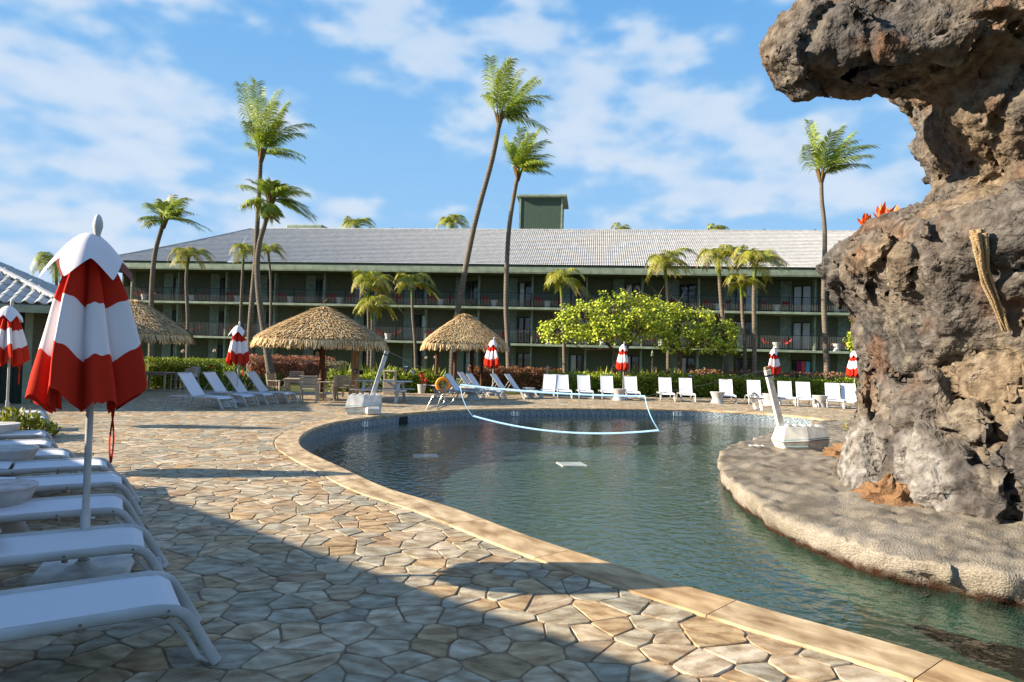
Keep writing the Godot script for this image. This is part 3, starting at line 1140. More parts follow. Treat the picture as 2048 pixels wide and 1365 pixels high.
# ---------- tiled pavilions on the left ----------
func tile_mesh() -> ArrayMesh:   # one S-shaped tile: x across 0.3, y up, z down the slope 0.44
	var m := mb()
	var sec := [Vector2(-0.15, 0.012), Vector2(-0.1, -0.012), Vector2(-0.03, -0.012), Vector2(0.01, 0.02), Vector2(0.05, 0.052), Vector2(0.1, 0.052), Vector2(0.14, 0.02), Vector2(0.152, 0.012)]
	var rows := []
	for e in [[0.0, 0.0], [0.44, 0.02], [0.44, -0.008]]:
		var row := PackedVector3Array()
		for q in sec: row.append(Vector3(q.x, q.y + e[1], e[0]))
		rows.append(row)
	m.sheet(rows)
	return m.mesh()

func build_left_pavilion() -> void:
	var p := thing("pool_pavilion", "low green pavilion with silver tiled hip roof behind the loungers", "building", Vector3(-13.85, 0, -19.5), 0.352)
	var m := mb()
	put("front_wall", siding(Vector2(-9, 0), Vector2(0, 0), 2.8, 0.3), M.green_dark, p)
	put("side_wall", siding(Vector2(0, 0), Vector2(0, -9.4), 2.8, 0.11), M.siding, p)
	m.box(Vector3(-4.5, 1.4, -9.4), Vector3(9, 2.8, 0.1))
	m.box(Vector3(-9, 1.4, -4.7), Vector3(0.1, 2.8, 9.4))
	put("rear_wall", m.mesh(), M.green_dark, p)
	m = mb()
	m.box(Vector3(0.03, 1.4, 0.03), Vector3(0.16, 2.8, 0.16))
	put("corner_post", m.mesh(), M.green_trim, p)
	# roof: eaves at 2.78, hips to a ridge
	var ov := 1.2
	var rise := 0.46
	var half := 5.9
	var ey := 2.78
	m = mb()
	var e := [Vector3(-10.2, ey, ov), Vector3(ov, ey, ov), Vector3(ov, ey, -10.6), Vector3(-10.2, ey, -10.6)]
	var top := Vector3(-4.5, ey + 5.7 * rise, -4.7)
	var d := Vector3(0, -0.05, 0)
	for k in 4: m.tri(e[k] + d, e[(k + 1) % 4] + d, top + d)
	put("roof_deck", m.mesh(), M.roof_tile, p)
	m = mb()
	m.box(Vector3(ov - 0.03, ey - 0.13, -4.7), Vector3(0.06, 0.2, 11.7))
	m.box(Vector3(-4.5, ey - 0.13, ov - 0.03), Vector3(11.3, 0.2, 0.06))
	put("fascia_board", m.mesh(), M.green_trim, p)
	m = mb()
	m.quad(e[0] + d * 3, e[1] + d * 3, e[2] + d * 3, e[3] + d * 3)
	put("soffit", m.mesh(), M.green_dark, p)
	var tile := tile_mesh()
	var slope := atan(rise)
	var n_rows := 14
	for face in 2:
		var far := mb()
		for r in n_rows:
			for c in range(-20, 21):
				var along := c * 0.3
				var up := r * 0.4 / cos(slope) * cos(slope)
				# distance from the eave and position along it
				var inset := up
				var lo := -5.85 + inset
				var hi := 5.85 - inset
				if along < lo + 0.1 or along > hi - 0.1: continue
				var at: Vector3
				var b: Basis
				if face == 0:
					at = Vector3(-4.65 + along, ey + inset * rise + 0.02, ov - inset - 0.42)
					b = Basis(Vector3.RIGHT, slope)
				else:
					at = Vector3(ov - inset - 0.42, ey + inset * rise + 0.02, -4.7 - along)
					b = Basis(Vector3.UP, PI / 2) * Basis(Vector3.RIGHT, slope)
				at.y += 0.42 * rise
				if (face == 0 and along > 0.5) or (face == 1 and along < -2.6 and r < 9):
					var o := put("roof_tile", tile, M.roof_tile, p)
					o.transform = Transform3D(b, at)
				else:
					var n := far.v.size()
					var ar := tile.surface_get_arrays(0)
					for q in ar[Mesh.ARRAY_VERTEX]: far.v.append(at + b * q)
					for q in ar[Mesh.ARRAY_INDEX]: far.ix.append(n + q)
		if far.v.size():
			var o := put("far_roof_tiles", far.mesh(), M.roof_tile, p)
			o.set_meta("kind", "stuff")
	var hip_dir: Vector3 = (top - e[1]).normalized()
	var hip_len: float = top.distance_to(e[1])
	for k in int(hip_len / 0.36):
		var h := mb()
		h.tube([e[1] + hip_dir * (k * 0.36) + Vector3(0, 0.05, 0), e[1] + hip_dir * (k * 0.36 + 0.38) + Vector3(0, 0.075, 0)], [0.13, 0.11], 8, true, Vector2(1, 0.7))
		put("hip_tile", h.mesh(), M.roof_tile, p)
	# white awning at the far end
	var aw := thing("white_awning", "white wedge-shaped awning sticking out below the pavilion eave", "awning")
	m = mb()
	var a0 := px(262, 634, 27.5)
	var a1 := px(354, 662, 27.5)
	var a2 := px(354, 667.5, 27.5)
	var a3 := px(262, 661, 27.5)
	var back := Vector3(-0.6, 0, -2.4)
	m.quad(a0, a1, a2, a3)
	m.quad(a0 + back, a1 + back, a1, a0)
	m.quad(a3, a2, a2 + back, a3 + back)
	m.quad(a1, a1 + back, a2 + back, a2)
	put("cover", m.mesh(), M.white_plastic, aw)
	m = mb()
	m.bar(a3 + Vector3(-0.3, -0.03, -0.1), a2 + Vector3(-0.05, -0.03, -0.1), 0.05, 0.05)
	put("arm", m.mesh(), M.white_frame, aw)
	# a second pavilion, out of the frame beside the camera: its eave throws the shade on the near stones
	var q := thing("near_pavilion", "tiled pavilion beside the near loungers shading the stones", "building")
	var i0 := Vector3(-15.2, 3.2, -10.35)
	var i1 := Vector3(-1.2, 3.2, 1.5)
	var dir := (i1 - i0).normalized()
	var inw := Vector3(dir.z, 0, -dir.x) * -1.0
	if inw.dot(Vector3(-1, 0, 1)) < 0: inw = -inw
	m = mb()
	m.quad(i0, i1, i1 + inw * 3.5 + Vector3(0, 1.2, 0), i0 + inw * 3.5 + Vector3(0, 1.2, 0))
	m.quad(i0 + inw * 3.5 + Vector3(0, 1.2, 0), i1 + inw * 3.5 + Vector3(0, 1.2, 0), i1 + inw * 7, i0 + inw * 7)
	put("roof", m.mesh(), M.roof_tile, q)
	m = mb()
	m.bar(i0 + Vector3(0, -0.1, 0), i1 + Vector3(0, -0.1, 0), 0.06, 0.2)
	put("fascia_board", m.mesh(), M.green_trim, q)
	m = mb()
	var w0 := i0 + inw * 1.0
	var w1 := i1 + inw * 1.0 - dir * 1.0
	w0.y = 0; w1.y = 0
	for s in [[w0, w1], [w0, w0 + inw * 5], [w1, w1 + inw * 5], [w0 + inw * 5, w1 + inw * 5]]:
		m.quad(s[0], s[1], s[1] + Vector3(0, 3.2, 0), s[0] + Vector3(0, 3.2, 0))
	put("wall", m.mesh(), M.green_dark, q)

# ---------- the lava rock and its shelf ----------
var rk_lump: FastNoiseLite
var rk_mid: FastNoiseLite
var rk_fine: FastNoiseLite
var rk_warp: FastNoiseLite
var rk_cell: FastNoiseLite
var rk_crack: FastNoiseLite

func smin(a: float, b: float, k: float) -> float:
	var h := clampf(0.5 + 0.5 * (b - a) / k, 0.0, 1.0)
	return lerpf(b, a, h) - k * h * (1.0 - h)

func ell(p: Vector3, c: Vector3, r: Vector3) -> float:
	var q := (p - c) / r
	var k0 := q.length()
	return (k0 - 1.0) * k0 / maxf((q / r).length(), 1e-6) if k0 > 0.05 else -minf(r.x, minf(r.y, r.z))

const COLUMN := [[-0.8, 3.5], [0.0, 3.4], [0.3, 3.28], [1.0, 3.18], [1.8, 3.08], [2.4, 3.22], [2.9, 3.55], [3.2, 3.62], [3.5, 3.42], [3.78, 3.05], [3.95, 2.6], [4.3, 2.35], [5.0, 2.36], [5.4, 2.5], [6.2, 3.0], [8.0, 3.2]]

var column_r := PackedFloat32Array()

func fill_column() -> void:
	for i in 440:
		var y := -0.8 + i / 50.0
		var r := 3.2
		for k in COLUMN.size() - 1:
			if y < COLUMN[k + 1][0]:
				r = lerpf(COLUMN[k][1], COLUMN[k + 1][1], clampf((y - COLUMN[k][0]) / (COLUMN[k + 1][0] - COLUMN[k][0]), 0.0, 1.0))
				break
		column_r.append(r)

func rock_base(p: Vector3) -> float:
	var r := column_r[clampi(int((p.y + 0.8) * 50.0), 0, column_r.size() - 1)]
	var d := (Vector2(p.x - 8.2, p.z + 9.2).length() - r) * 0.85
	if p.y > 3.2:
		var o := p - Vector3(6.72, 5.62, -8.15)
		d = smin(d, ell(Vector3(o.x * 0.97 + o.z * 0.24, o.y, o.z * 0.97 - o.x * 0.24), Vector3.ZERO, Vector3(3.75, 0.58 if o.y < 0.0 else 1.7, 1.25)), 0.12)
		d = smin(d, ell(p, Vector3(6.75, 4.9, -8.35), Vector3(1.45, 0.9, 1.15)), 0.25)
	# buttresses at the foot and folds of the flank
	if p.y < 2.4:
		d = smin(d, ell(p, Vector3(5.35, 0.15, -8.55), Vector3(0.6, 1.25, 0.7)), 0.4)
		d = smin(d, ell(p, Vector3(5.35, 0.1, -9.6), Vector3(0.5, 1.0, 0.6)), 0.4)
		d = smin(d, ell(p, Vector3(6.1, 0.7, -7.3), Vector3(1.0, 1.1, 0.6)), 0.4)
	return d

func rock_space(p: Vector3) -> Vector3:   # bent and leaning axes, so that the slabs run aslant
	var w := Vector3(rk_warp.get_noise_3dv(p), rk_warp.get_noise_3d(p.x + 31.0, p.y, p.z), rk_warp.get_noise_3d(p.x, p.y + 57.0, p.z)) * 0.5
	var q := p + w
	return Vector3(q.x + q.y * 0.25, q.y * 0.95 - q.z * 0.2, q.z * 0.8 + q.y * 0.3)

func rock_sdf(p: Vector3) -> float:
	var d := rock_base(p)
	if d > 0.36 or d < -0.42: return d
	var q := rock_space(p)
	var l := rk_lump.get_noise_3dv(q)          # -1 at the heart of a lump, up to 0 in its creases
	var s := rk_mid.get_noise_3dv(q)
	var block := rk_cell.get_noise_3dv(q)        # one height for each broken block
	var crack := rk_crack.get_noise_3dv(q) + 1.0     # 0 along the cracks
	var crack2 := rk_crack.get_noise_3dv(q * 2.1 + Vector3(5, 3, 1)) + 1.0
	return d + (l + 0.5) * 0.15 + (s + 0.5) * 0.06 + block * 0.12 + 0.17 * exp(-crack * crack * 160.0) + 0.06 * exp(-crack2 * crack2 * 90.0)

func nets(f: Callable, rough: Callable, lo: Vector3, n: Vector3i, cell: float, reach: float) -> MB:
	# surface nets over the blocks that the surface can reach
	var B := 6
	var sx := n.x + 1
	var sy := n.y + 1
	var val := PackedFloat32Array()
	val.resize(sx * sy * (n.z + 1))
	val.fill(1e9)
	var where := {}
	var m := mb(true)
	var cells := PackedInt32Array()
	var half := B * cell * 0.87
	for bz in range(0, n.z, B):
		for by in range(0, n.y, B):
			for bx in range(0, n.x, B):
				var mid := lo + Vector3(bx + B * 0.5, by + B * 0.5, bz + B * 0.5) * cell
				if absf(rough.call(mid)) > half + reach: continue
				for z in range(bz, mini(bz + B, n.z) + 1):
					for y in range(by, mini(by + B, n.y) + 1):
						var i := (z * sy + y) * sx + bx
						for x in range(bx, mini(bx + B, n.x) + 1):
							if val[i] > 1e8: val[i] = f.call(lo + Vector3(x, y, z) * cell)
							i += 1
				for z in range(bz, mini(bz + B, n.z)):
					for y in range(by, mini(by + B, n.y)):
						for x in range(bx, mini(bx + B, n.x)):
							var i := (z * sy + y) * sx + x
							var neg := 0
							for k in 8:
								if val[i + (k & 1) + ((k >> 1) & 1) * sx + (k >> 2) * sx * sy] < 0.0: neg += 1
							if neg == 0 or neg == 8: continue
							var sum := Vector3.ZERO
							var cnt := 0
							for e in 12:
								var ax := e / 4
								var b := e % 4
								var o := [0, 0, 0]
								o[(ax + 1) % 3] = b & 1
								o[(ax + 2) % 3] = b >> 1
								var ia: int = i + o[0] + o[1] * sx + o[2] * sx * sy
								var ib: int = ia + [1, sx, sx * sy][ax]
								var va := val[ia]
								var vb := val[ib]
								if (va < 0.0) != (vb < 0.0):
									var pt := Vector3(o[0], o[1], o[2])
									pt[ax] += va / (va - vb)
									sum += pt
									cnt += 1
							where[i] = m.v.size()
							m.p(lo + (Vector3(x, y, z) + sum / cnt) * cell)
							cells.append(i)
	var step := [1, sx, sx * sy]
	for i in cells:
		for ax in 3:
			var va := val[i]
			var vb := val[i + step[ax]]
			if (va < 0.0) == (vb < 0.0): continue
			var s1: int = step[(ax + 1) % 3]
			var s2: int = step[(ax + 2) % 3]
			if not (where.has(i - s1) and where.has(i - s2) and where.has(i - s1 - s2)): continue
			var q := [where[i], where[i - s1], where[i - s1 - s2], where[i - s2]]
			if va < 0.0: q.reverse()
			for k in [0, 1, 2, 0, 2, 3]: m.ix.append(q[k])
	return m

func vertex_normals(m: MB) -> PackedVector3Array:
	var n := PackedVector3Array()
	n.resize(m.v.size())
	for k in range(0, m.ix.size(), 3):
		var a := m.ix[k]
		var b := m.ix[k + 1]
		var d := m.ix[k + 2]
		var f := (m.v[d] - m.v[a]).cross(m.v[b] - m.v[a])
		n[a] += f; n[b] += f; n[d] += f
	for k in n.size(): n[k] = n[k].normalized()
	return n

var shelf_cache := {}

func shelf_side(q: Vector2) -> float:
	var best := 1e9
	for k in range(0, shelf_edge.size() - 1, 4):
		var c := Geometry2D.get_closest_point_to_segment(q, shelf_edge[k], shelf_edge[mini(k + 4, shelf_edge.size() - 1)])
		best = minf(best, q.distance_squared_to(c))
	return -sqrt(best) if Geometry2D.is_point_in_polygon(q, shelf_poly) else sqrt(best)

func shelf_rough(p: Vector3) -> float:
	var key := int(round((p.x - 2.2) * 33.3333)) * 10000 + int(round((p.z + 21.0) * 33.3333))
	var side: float
	if shelf_cache.has(key): side = shelf_cache[key]
	else:
		side = shelf_side(Vector2(p.x, p.z))
		shelf_cache[key] = side
	var rise := 0.04 + clampf(-side - 0.5, 0.0, 4.0) * 0.015
	var dy := p.y - rise
	# a rounded brow, undercut at the water
	var cut := clampf(-0.12 - p.y, 0.0, 0.3) * 0.55
	var a := side + cut
	return smax(a, dy, 0.05)

func smax(a: float, b: float, k: float) -> float:
	return -smin(-a, -b, k)

var shelf_poly := PackedVector2Array()

func shelf_sdf(p: Vector3) -> float:
	var d := shelf_rough(p)
	if absf(d) > 0.3: return d
	var q := p * Vector3(1.1, 1.6, 1.1)
	var l := rk_lump.get_noise_3dv(q)
	return d + (l + 0.5) * 0.045 + (rk_mid.get_noise_3dv(p * 1.3) + 0.5) * 0.035

func build_rock() -> void:
	fill_column()
	rk_lump = noise(FastNoiseLite.TYPE_CELLULAR, 0.62, 1, 3)
	rk_lump.cellular_return_type = FastNoiseLite.RETURN_DISTANCE
	rk_mid = noise(FastNoiseLite.TYPE_CELLULAR, 1.75, 1, 8)
	rk_mid.cellular_return_type = FastNoiseLite.RETURN_DISTANCE
	rk_fine = noise(FastNoiseLite.TYPE_SIMPLEX_SMOOTH, 3.2, 4, 4)
	var ridge := noise(FastNoiseLite.TYPE_SIMPLEX_SMOOTH, 0.95, 4, 19)
	ridge.fractal_type = FastNoiseLite.FRACTAL_RIDGED
	ridge.domain_warp_enabled = true
	ridge.domain_warp_amplitude = 0.5
	ridge.domain_warp_frequency = 0.8
	rk_warp = noise(FastNoiseLite.TYPE_SIMPLEX_SMOOTH, 0.55, 2, 14)
	rk_cell = noise(FastNoiseLite.TYPE_CELLULAR, 1.0, 1, 23)
	rk_cell.cellular_return_type = FastNoiseLite.RETURN_CELL_VALUE
	rk_crack = noise(FastNoiseLite.TYPE_CELLULAR, 1.0, 1, 23)
	rk_crack.cellular_return_type = FastNoiseLite.RETURN_DISTANCE2_SUB
	var tone := noise(FastNoiseLite.TYPE_SIMPLEX_SMOOTH, 0.42, 4, 41)
	var tone2 := noise(FastNoiseLite.TYPE_SIMPLEX_SMOOTH, 0.9, 4, 43)
	var cell := 0.06
	var lo := Vector3(2.4, -0.4, -13.4)
	var m := nets(rock_sdf, rock_base, lo, Vector3i(int(7.0 / cell), int(7.8 / cell), int(8.0 / cell)), cell, 0.3)
	print("rock cells ", m.v.size(), " ", Time.get_ticks_msec())
	var nn := vertex_normals(m)
	for k in m.v.size():
		var p := m.v[k]
		var f := rk_fine.get_noise_3dv(p)
		var g := rk_fine.get_noise_3dv(p * 2.7 + Vector3(9, 9, 9))
		var h := ridge.get_noise_3d(p.x, p.y * 0.8, p.z)
		m.v[k] = p + nn[k] * (f * 0.035 + g * 0.028 - maxf(h, -0.3) * 0.07)
		var a := tone.get_noise_3dv(p)
		var b := tone2.get_noise_3dv(p)
		var e := rk_cell.get_noise_3dv(rock_space(p))
		# charcoal and grey basalt, with tan, rust and pale mineral patches
		var c := lin(0.52, 0.49, 0.455).lerp(lin(0.37, 0.36, 0.355), clampf(-a * 2.4 + 0.1, 0, 1) * 0.85).lerp(lin(0.65, 0.57, 0.465), clampf(a * 2.2 + e * 0.5, 0, 1) * 0.85)
		c = c.lerp(lin(0.58, 0.43, 0.32), clampf(b * 2.6 - 0.35, 0, 1) * 0.7).lerp(lin(0.69, 0.64, 0.56), clampf(-b * 3.0 - 0.6, 0, 1) * 0.7)
		# lime crusts on the two foot buttresses, as in the photograph
		for w in [Vector3(4.75, 0.25, -8.3), Vector3(4.85, 0.3, -9.55)]:
			var ld: float = ((p - w) * Vector3(1.0, 0.75, 1.1)).length()
			c = c.lerp(lin(0.74, 0.72, 0.69), clampf((0.62 + b * 0.7 - ld) / 0.22, 0, 1) * 0.8)
		m.c[k] = Color(c.r * 0.88, c.g * 0.88, c.b * 0.88)
	var rock := setting("lava_rock", m.mesh(true), M.rock)
	rock.set_meta("kind", "thing")
	tag(rock, "towering brown and grey lava rock with overhanging top beside the pool", "rock")
	# the shelf it stands on
	shelf_poly = shelf_edge.duplicate()
	shelf_poly.append(Vector2(14, -25.0))
	var first := shelf_edge[0]
	shelf_poly.append(Vector2(first.x + 0.4, -25.0))
	cell = 0.06
	lo = Vector3(2.2, -0.66, -21.0)
	m = nets(shelf_sdf, shelf_rough, lo, Vector3i(int(10.0 / cell), int(1.0 / cell), int(17.0 / cell)), cell, 0.26)
	print("shelf cells ", m.v.size(), " ", Time.get_ticks_msec())
	nn = vertex_normals(m)
	for k in m.v.size():
		var p := m.v[k]
		var f := rk_fine.get_noise_3dv(p * 1.3)
		var cr := ridge.get_noise_3dv(p * 1.1)
		m.v[k] = p + nn[k] * (f * 0.035 - maxf(cr, 0.1) * 0.06)
		var a := tone2.get_noise_3dv(p * 1.7)
		var c := lin(0.69, 0.65, 0.58).lerp(lin(0.54, 0.505, 0.45), clampf(a * 2.0 + 0.3, 0, 1)).lerp(lin(0.76, 0.72, 0.66), clampf(tone.get_noise_3dv(p * 2.3) * 2.5 + 0.2, 0, 1) * 0.65)
		# brown crust of algae along the water, as the photograph shows
		c = c.lerp(lin(0.30, 0.20, 0.14), clampf((-0.185 + f * 0.05 - p.y) / 0.035, 0, 1))
		c = c.lerp(lin(0.21, 0.34, 0.29), clampf((-0.27 + f * 0.05 - p.y) / 0.03, 0, 1))     # pool plaster below
		m.c[k] = c
	setting("rock_shelf", m.mesh(true), M.shelf)
	# orange cinder heaps at the foot
	for q in [[1708, 912, 0.6, 0.34, "larger rough orange cinder heap beside the volleyball stand end of the rock"], [1782, 992, 0.5, 0.24, "low rough orange cinder heap between the two pale foot buttresses"]]:
		var at := gp(q[0], q[1], 0.06)
		var h := mb()
		var rows := []
		for i in 12:
			var row := PackedVector3Array()
			for j in 28:
				var ang := TAU * j / 28.0
				var r: float = q[2] * i / 11.0
				var dir := Vector3(cos(ang), 0, sin(ang))
				var nz := rk_fine.get_noise_3dv(at + dir * r * 1.6)
				row.append(dir * r * (1.0 + nz * 0.35) + Vector3(0, q[3] * (1.0 - pow(i / 11.0, 1.6)) * (1.0 + nz * 0.6) - 0.06 + rr(-0.03, 0.03), 0) + dir * rr(-0.03, 0.03))
			rows.append(row)
		h.sheet(rows, true)
		var o := put("cinder_heap", h.mesh(), M.cinder, null, at)
		tag(o, q[4], "rubble")
	# dried root hanging on the rock face
	root_strand()
	# red-orange bromeliads on the ledge
	for b in 3:
		var br := thing("bromeliad", ["orange-red bromeliad at the outer end of the rock ledge", "largest orange bromeliad on the rock ledge", "orange bromeliad tucked against the rock neck"][b], "plant", px([1732, 1762, 1790][b], [444, 436, 434][b], 10.0 + b * 0.1) - Vector3(0, 0.1, 0))
		for k in 15:
			var ang := rr(0, TAU)
			var tilt := rr(0.05, 0.8)
			var l: float = rr(0.2, 0.34) * [0.75, 1.05, 0.95][b]
			var dir := Vector3(cos(ang) * sin(tilt), cos(tilt), sin(ang) * sin(tilt))
			var side := dir.cross(Vector3(cos(ang), -0.5, sin(ang))).normalized() * 0.036
			var lm := mb(true)
			lm.col = lin(0.80, 0.28, 0.12).lerp(lin(0.90, 0.52, 0.26), rr(0, 1))
			var nrm := dir.cross(side).normalized() * 0.015
			var p0 := Vector3.ZERO
			var p1 := dir * l * 0.7
			var p2 := dir * l
			lm.quad(p0 - side * 0.8, p0 + nrm, p1 + nrm, p1 - side)
			lm.quad(p0 + nrm, p0 + side * 0.8, p1 + side, p1 + nrm)
			lm.tri(p1 - side, p1 + nrm, p2)
			lm.tri(p1 + nrm, p1 + side, p2)
			put("leaf", lm.mesh(), M.leaf, br)
	# weeds in the cracks
	weed(gp(1702, 868, 0.06), 0.3, "small red-tipped weed growing at the foot of the lava rock")

func weed(at: Vector3, size: float, label: String) -> void:
	var w := thing("weed", label, "plant", at)
	var m := mb(true)
	for k in 90:
		var ang := rr(0, TAU)
		var r := rr(0, size * 0.6)
		var p := Vector3(cos(ang) * r, rr(0.0, size), sin(ang) * r)
		m.col = lin(0.45, 0.52, 0.16).lerp(lin(0.62, 0.36, 0.2), rr(0, 1) * rr(0, 1))
		var d := Vector3(rr(-1, 1), rr(0.2, 1), rr(-1, 1)).normalized() * rr(0.05, 0.1)
		var s := d.cross(Vector3(rr(-1, 1), 0.3, rr(-1, 1))).normalized() * 0.018
		m.quad(p, p + d * 0.5 + s, p + d, p + d * 0.5 - s)
	put("foliage", m.mesh(), M.leaf, w)

func root_strand() -> void:
	var line := [[1952, 465], [1960, 500], [1966, 535], [1972, 565], [1988, 600], [2000, 630], [2012, 662]]
	var r := thing("dry_root", "bleached stringy dry root hanging down the lava rock face", "root")
	var pts := []
	for q in line:
		# found by walking along the pixel's ray until the rock is met
		var d := ray(q[0], q[1]).normalized()
		var t := 6.0
		for k in 260:
			if rock_sdf(EYE + d * t) < 0.03: break
			t += 0.03
		pts.append(EYE + d * (t - 0.06))
	for k in 9:
		var l := []
		var off := Vector3(rr(-0.05, 0.05), rr(-0.03, 0.03), rr(-0.04, 0.05))
		for i in pts.size(): l.append(pts[i] + off * (1.0 - i * 0.09) + Vector3(rr(-0.015, 0.015), 0, rr(-0.01, 0.02)))
		var m := mb(true)
		m.col = lin(0.74, 0.60, 0.42).lerp(lin(0.86, 0.76, 0.60), rr(0, 1))
		m.tube(l, [0.03, 0.028, 0.024, 0.018, 0.012], 5)
		put("strand", m.mesh(true), M.bark, r)

# ---------- thatched huts ----------
func hut(label: String, at: Vector3, turn: float, half: float, eave: float, peak: float, square: bool, posts: Array) -> Node3D:
	var h := thing("thatched_hut", label, "hut", at, turn)
	var core := mb()
	var rows := []
	var prof := [[1.0, 0.0], [0.97, 0.10], [0.75, 0.40], [0.5, 0.67], [0.25, 0.89], [0.06, 1.0]]
	var n := 32
	for q in prof:
		var row := PackedVector3Array()
		for k in n:
			row.append(hut_point(TAU * k / n, half * q[0] * 0.95, eave + (peak - eave) * q[1] - 0.1, square))
		rows.append(row)
	core.sheet(rows, true)
	put("roof_frame", core.mesh(true), M.brown_wood, h)
	var m := mb(true)
	var courses := 26
	for c in courses:
		var t := c / float(courses - 1)           # 0 at the eave, 1 at the top
		var count := int(lerpf(560, 70, t))
		for k in count:
			var ang := TAU * (k + rr(-0.5, 0.5)) / count
			var tt := clampf(t + rr(-0.025, 0.025), 0.0, 1.0)
			var r1 := hut_profile(tt)
			var top := hut_point(ang, half * r1, eave + (peak - eave) * tt, square)
			var out := hut_point(ang, 1.0, 0, square).normalized()
			var t2 := tt - rr(0.09, 0.13)
			var low: Vector3
			if t2 > 0.0: low = hut_point(ang + rr(-0.02, 0.02), half * hut_profile(t2), eave + (peak - eave) * t2, square) + Vector3(0, rr(0.0, 0.06), 0)
			else: low = top + out * rr(0.02, 0.1) + Vector3(rr(-0.04, 0.04), -rr(0.18, 0.36), rr(-0.04, 0.04))
			var side := out.cross(Vector3.UP).normalized() * rr(0.012, 0.026)
			var v := rr(0, 1)
			m.col = lin(0.70, 0.58, 0.41).lerp(lin(0.87, 0.77, 0.59), v).lerp(lin(0.46, 0.33, 0.21), 0.7 if rng.randf() < 0.14 else 0.0)
			var lift := out * 0.03 + Vector3(0, 0.03 + rr(0, 0.03), 0)
			m.quad(top - side + lift * 0.4, top + side + lift * 0.4, low + side * 0.5 + lift, low - side * 0.7 + lift)
	var th := put("thatch", m.mesh(), M.thatch, h)
	th.set_meta("kind", "stuff")
	m = mb(true)
	for k in 160:
		var ang := rr(0, TAU)
		m.col = lin(0.62, 0.5, 0.34).lerp(lin(0.82, 0.7, 0.5), rr(0, 1))
		var d := Vector3(cos(ang), rr(-0.9, -0.2), sin(ang)).normalized()
		var s := d.cross(Vector3.UP).normalized() * 0.025
		var p := Vector3(cos(ang) * 0.1, peak + 0.04, sin(ang) * 0.1)
		m.quad(p - s, p + s, p + s + d * rr(0.3, 0.55), p - s + d * rr(0.3, 0.55))
	put("thatch_cap", m.mesh(), M.thatch, h)
	for q in posts:
		var pm := mb()
		pm.tube([Vector3(q.x, 0, q.y), Vector3(q.x * 0.98, (eave + peak) * 0.4, q.y * 0.98), Vector3(q.x * 0.97, lerpf(eave, peak, 0.3 if posts.size() > 1 else 0.9), q.y * 0.97)], [0.11, 0.095, 0.09] if posts.size() == 1 else [0.085, 0.075, 0.07], 9)
		var po := put("post", pm.mesh(true), M.brown_wood, h)
		pm = mb()
		pm.box(Vector3(q.x, 0.1, q.y), Vector3(0.34, 0.24, 0.34), Basis.IDENTITY, 0.02)
		put("footing", pm.mesh(), M.concrete_white, po)
	return h

func hut_profile(t: float) -> float:
	return clampf(1.0 - pow(t, 1.18) * 0.96, 0.0, 1.0)

func hut_point(ang: float, r: float, y: float, square: bool) -> Vector3:
	var d := Vector2(cos(ang), sin(ang))
	if square:
		var k := pow(pow(absf(d.x), 7.0) + pow(absf(d.y), 7.0), -1.0 / 7.0)
		d *= k
	else:
		var k := pow(pow(absf(d.x), 3.2) + pow(absf(d.y), 3.2), -1.0 / 3.2)
		d *= k
	return Vector3(d.x * r, y, d.y * r)

func build_huts() -> void:
	var a := gp(642, 797)
	var h1 := hut("wide single-post thatched shelter over the wooden dining table", a, 0.15, 2.3, 2.08, 3.36, false, [Vector2(0, 0)])
	var b := gp(925, 784)
	hut("square thatched hut on four posts behind the loungers", b, 0.12, 1.95, 2.22, 3.72, true, [Vector2(-1.3, 1.1), Vector2(-0.45, 1.25), Vector2(1.35, 1.2), Vector2(0.5, -0.9), Vector2(1.0, -1.1)])
	var c := gp(262, 779)
	hut("thatched shelter partly hidden behind the silver-roofed pavilion", c, 0.3, 2.15, 2.15, 3.6, false, [Vector2(0, 0)])
	# a small speaker on the big shelter's post
	var s := mb()
	s.box(Vector3.ZERO, Vector3(0.12, 0.2, 0.1), Basis.IDENTITY, 0.01)
	var o := put("small_speaker", s.mesh(), M.pale_wood, null, a + Vector3(-0.17, 1.62, 0.05))
	tag(o, "small beige speaker box fixed to the shelter post", "speaker")
	# little birds on the finial
	var bird := mb(true)
	bird.col = lin(0.4, 0.3, 0.24)
	bird.tube([Vector3(-0.12, 0.06, 0), Vector3(-0.05, 0.1, 0), Vector3(0.02, 0.14, 0), Vector3(0.06, 0.2, 0), Vector3(0.09, 0.21, 0)], [0.01, 0.045, 0.06, 0.04, 0.012], 8)
	bird.tube([Vector3(0.0, 0.1, 0.02), Vector3(0.0, 0.0, 0.02)], [0.006], 4)
	bird.tube([Vector3(0.0, 0.1, -0.02), Vector3(0.0, 0.0, -0.02)], [0.006], 4)
	var bo := put("small_bird", bird.mesh(true), M.bark, null, a + Vector3(0.06, 3.46, 0))
	tag(bo, "small brown bird perched on top of the wide thatched shelter", "bird")

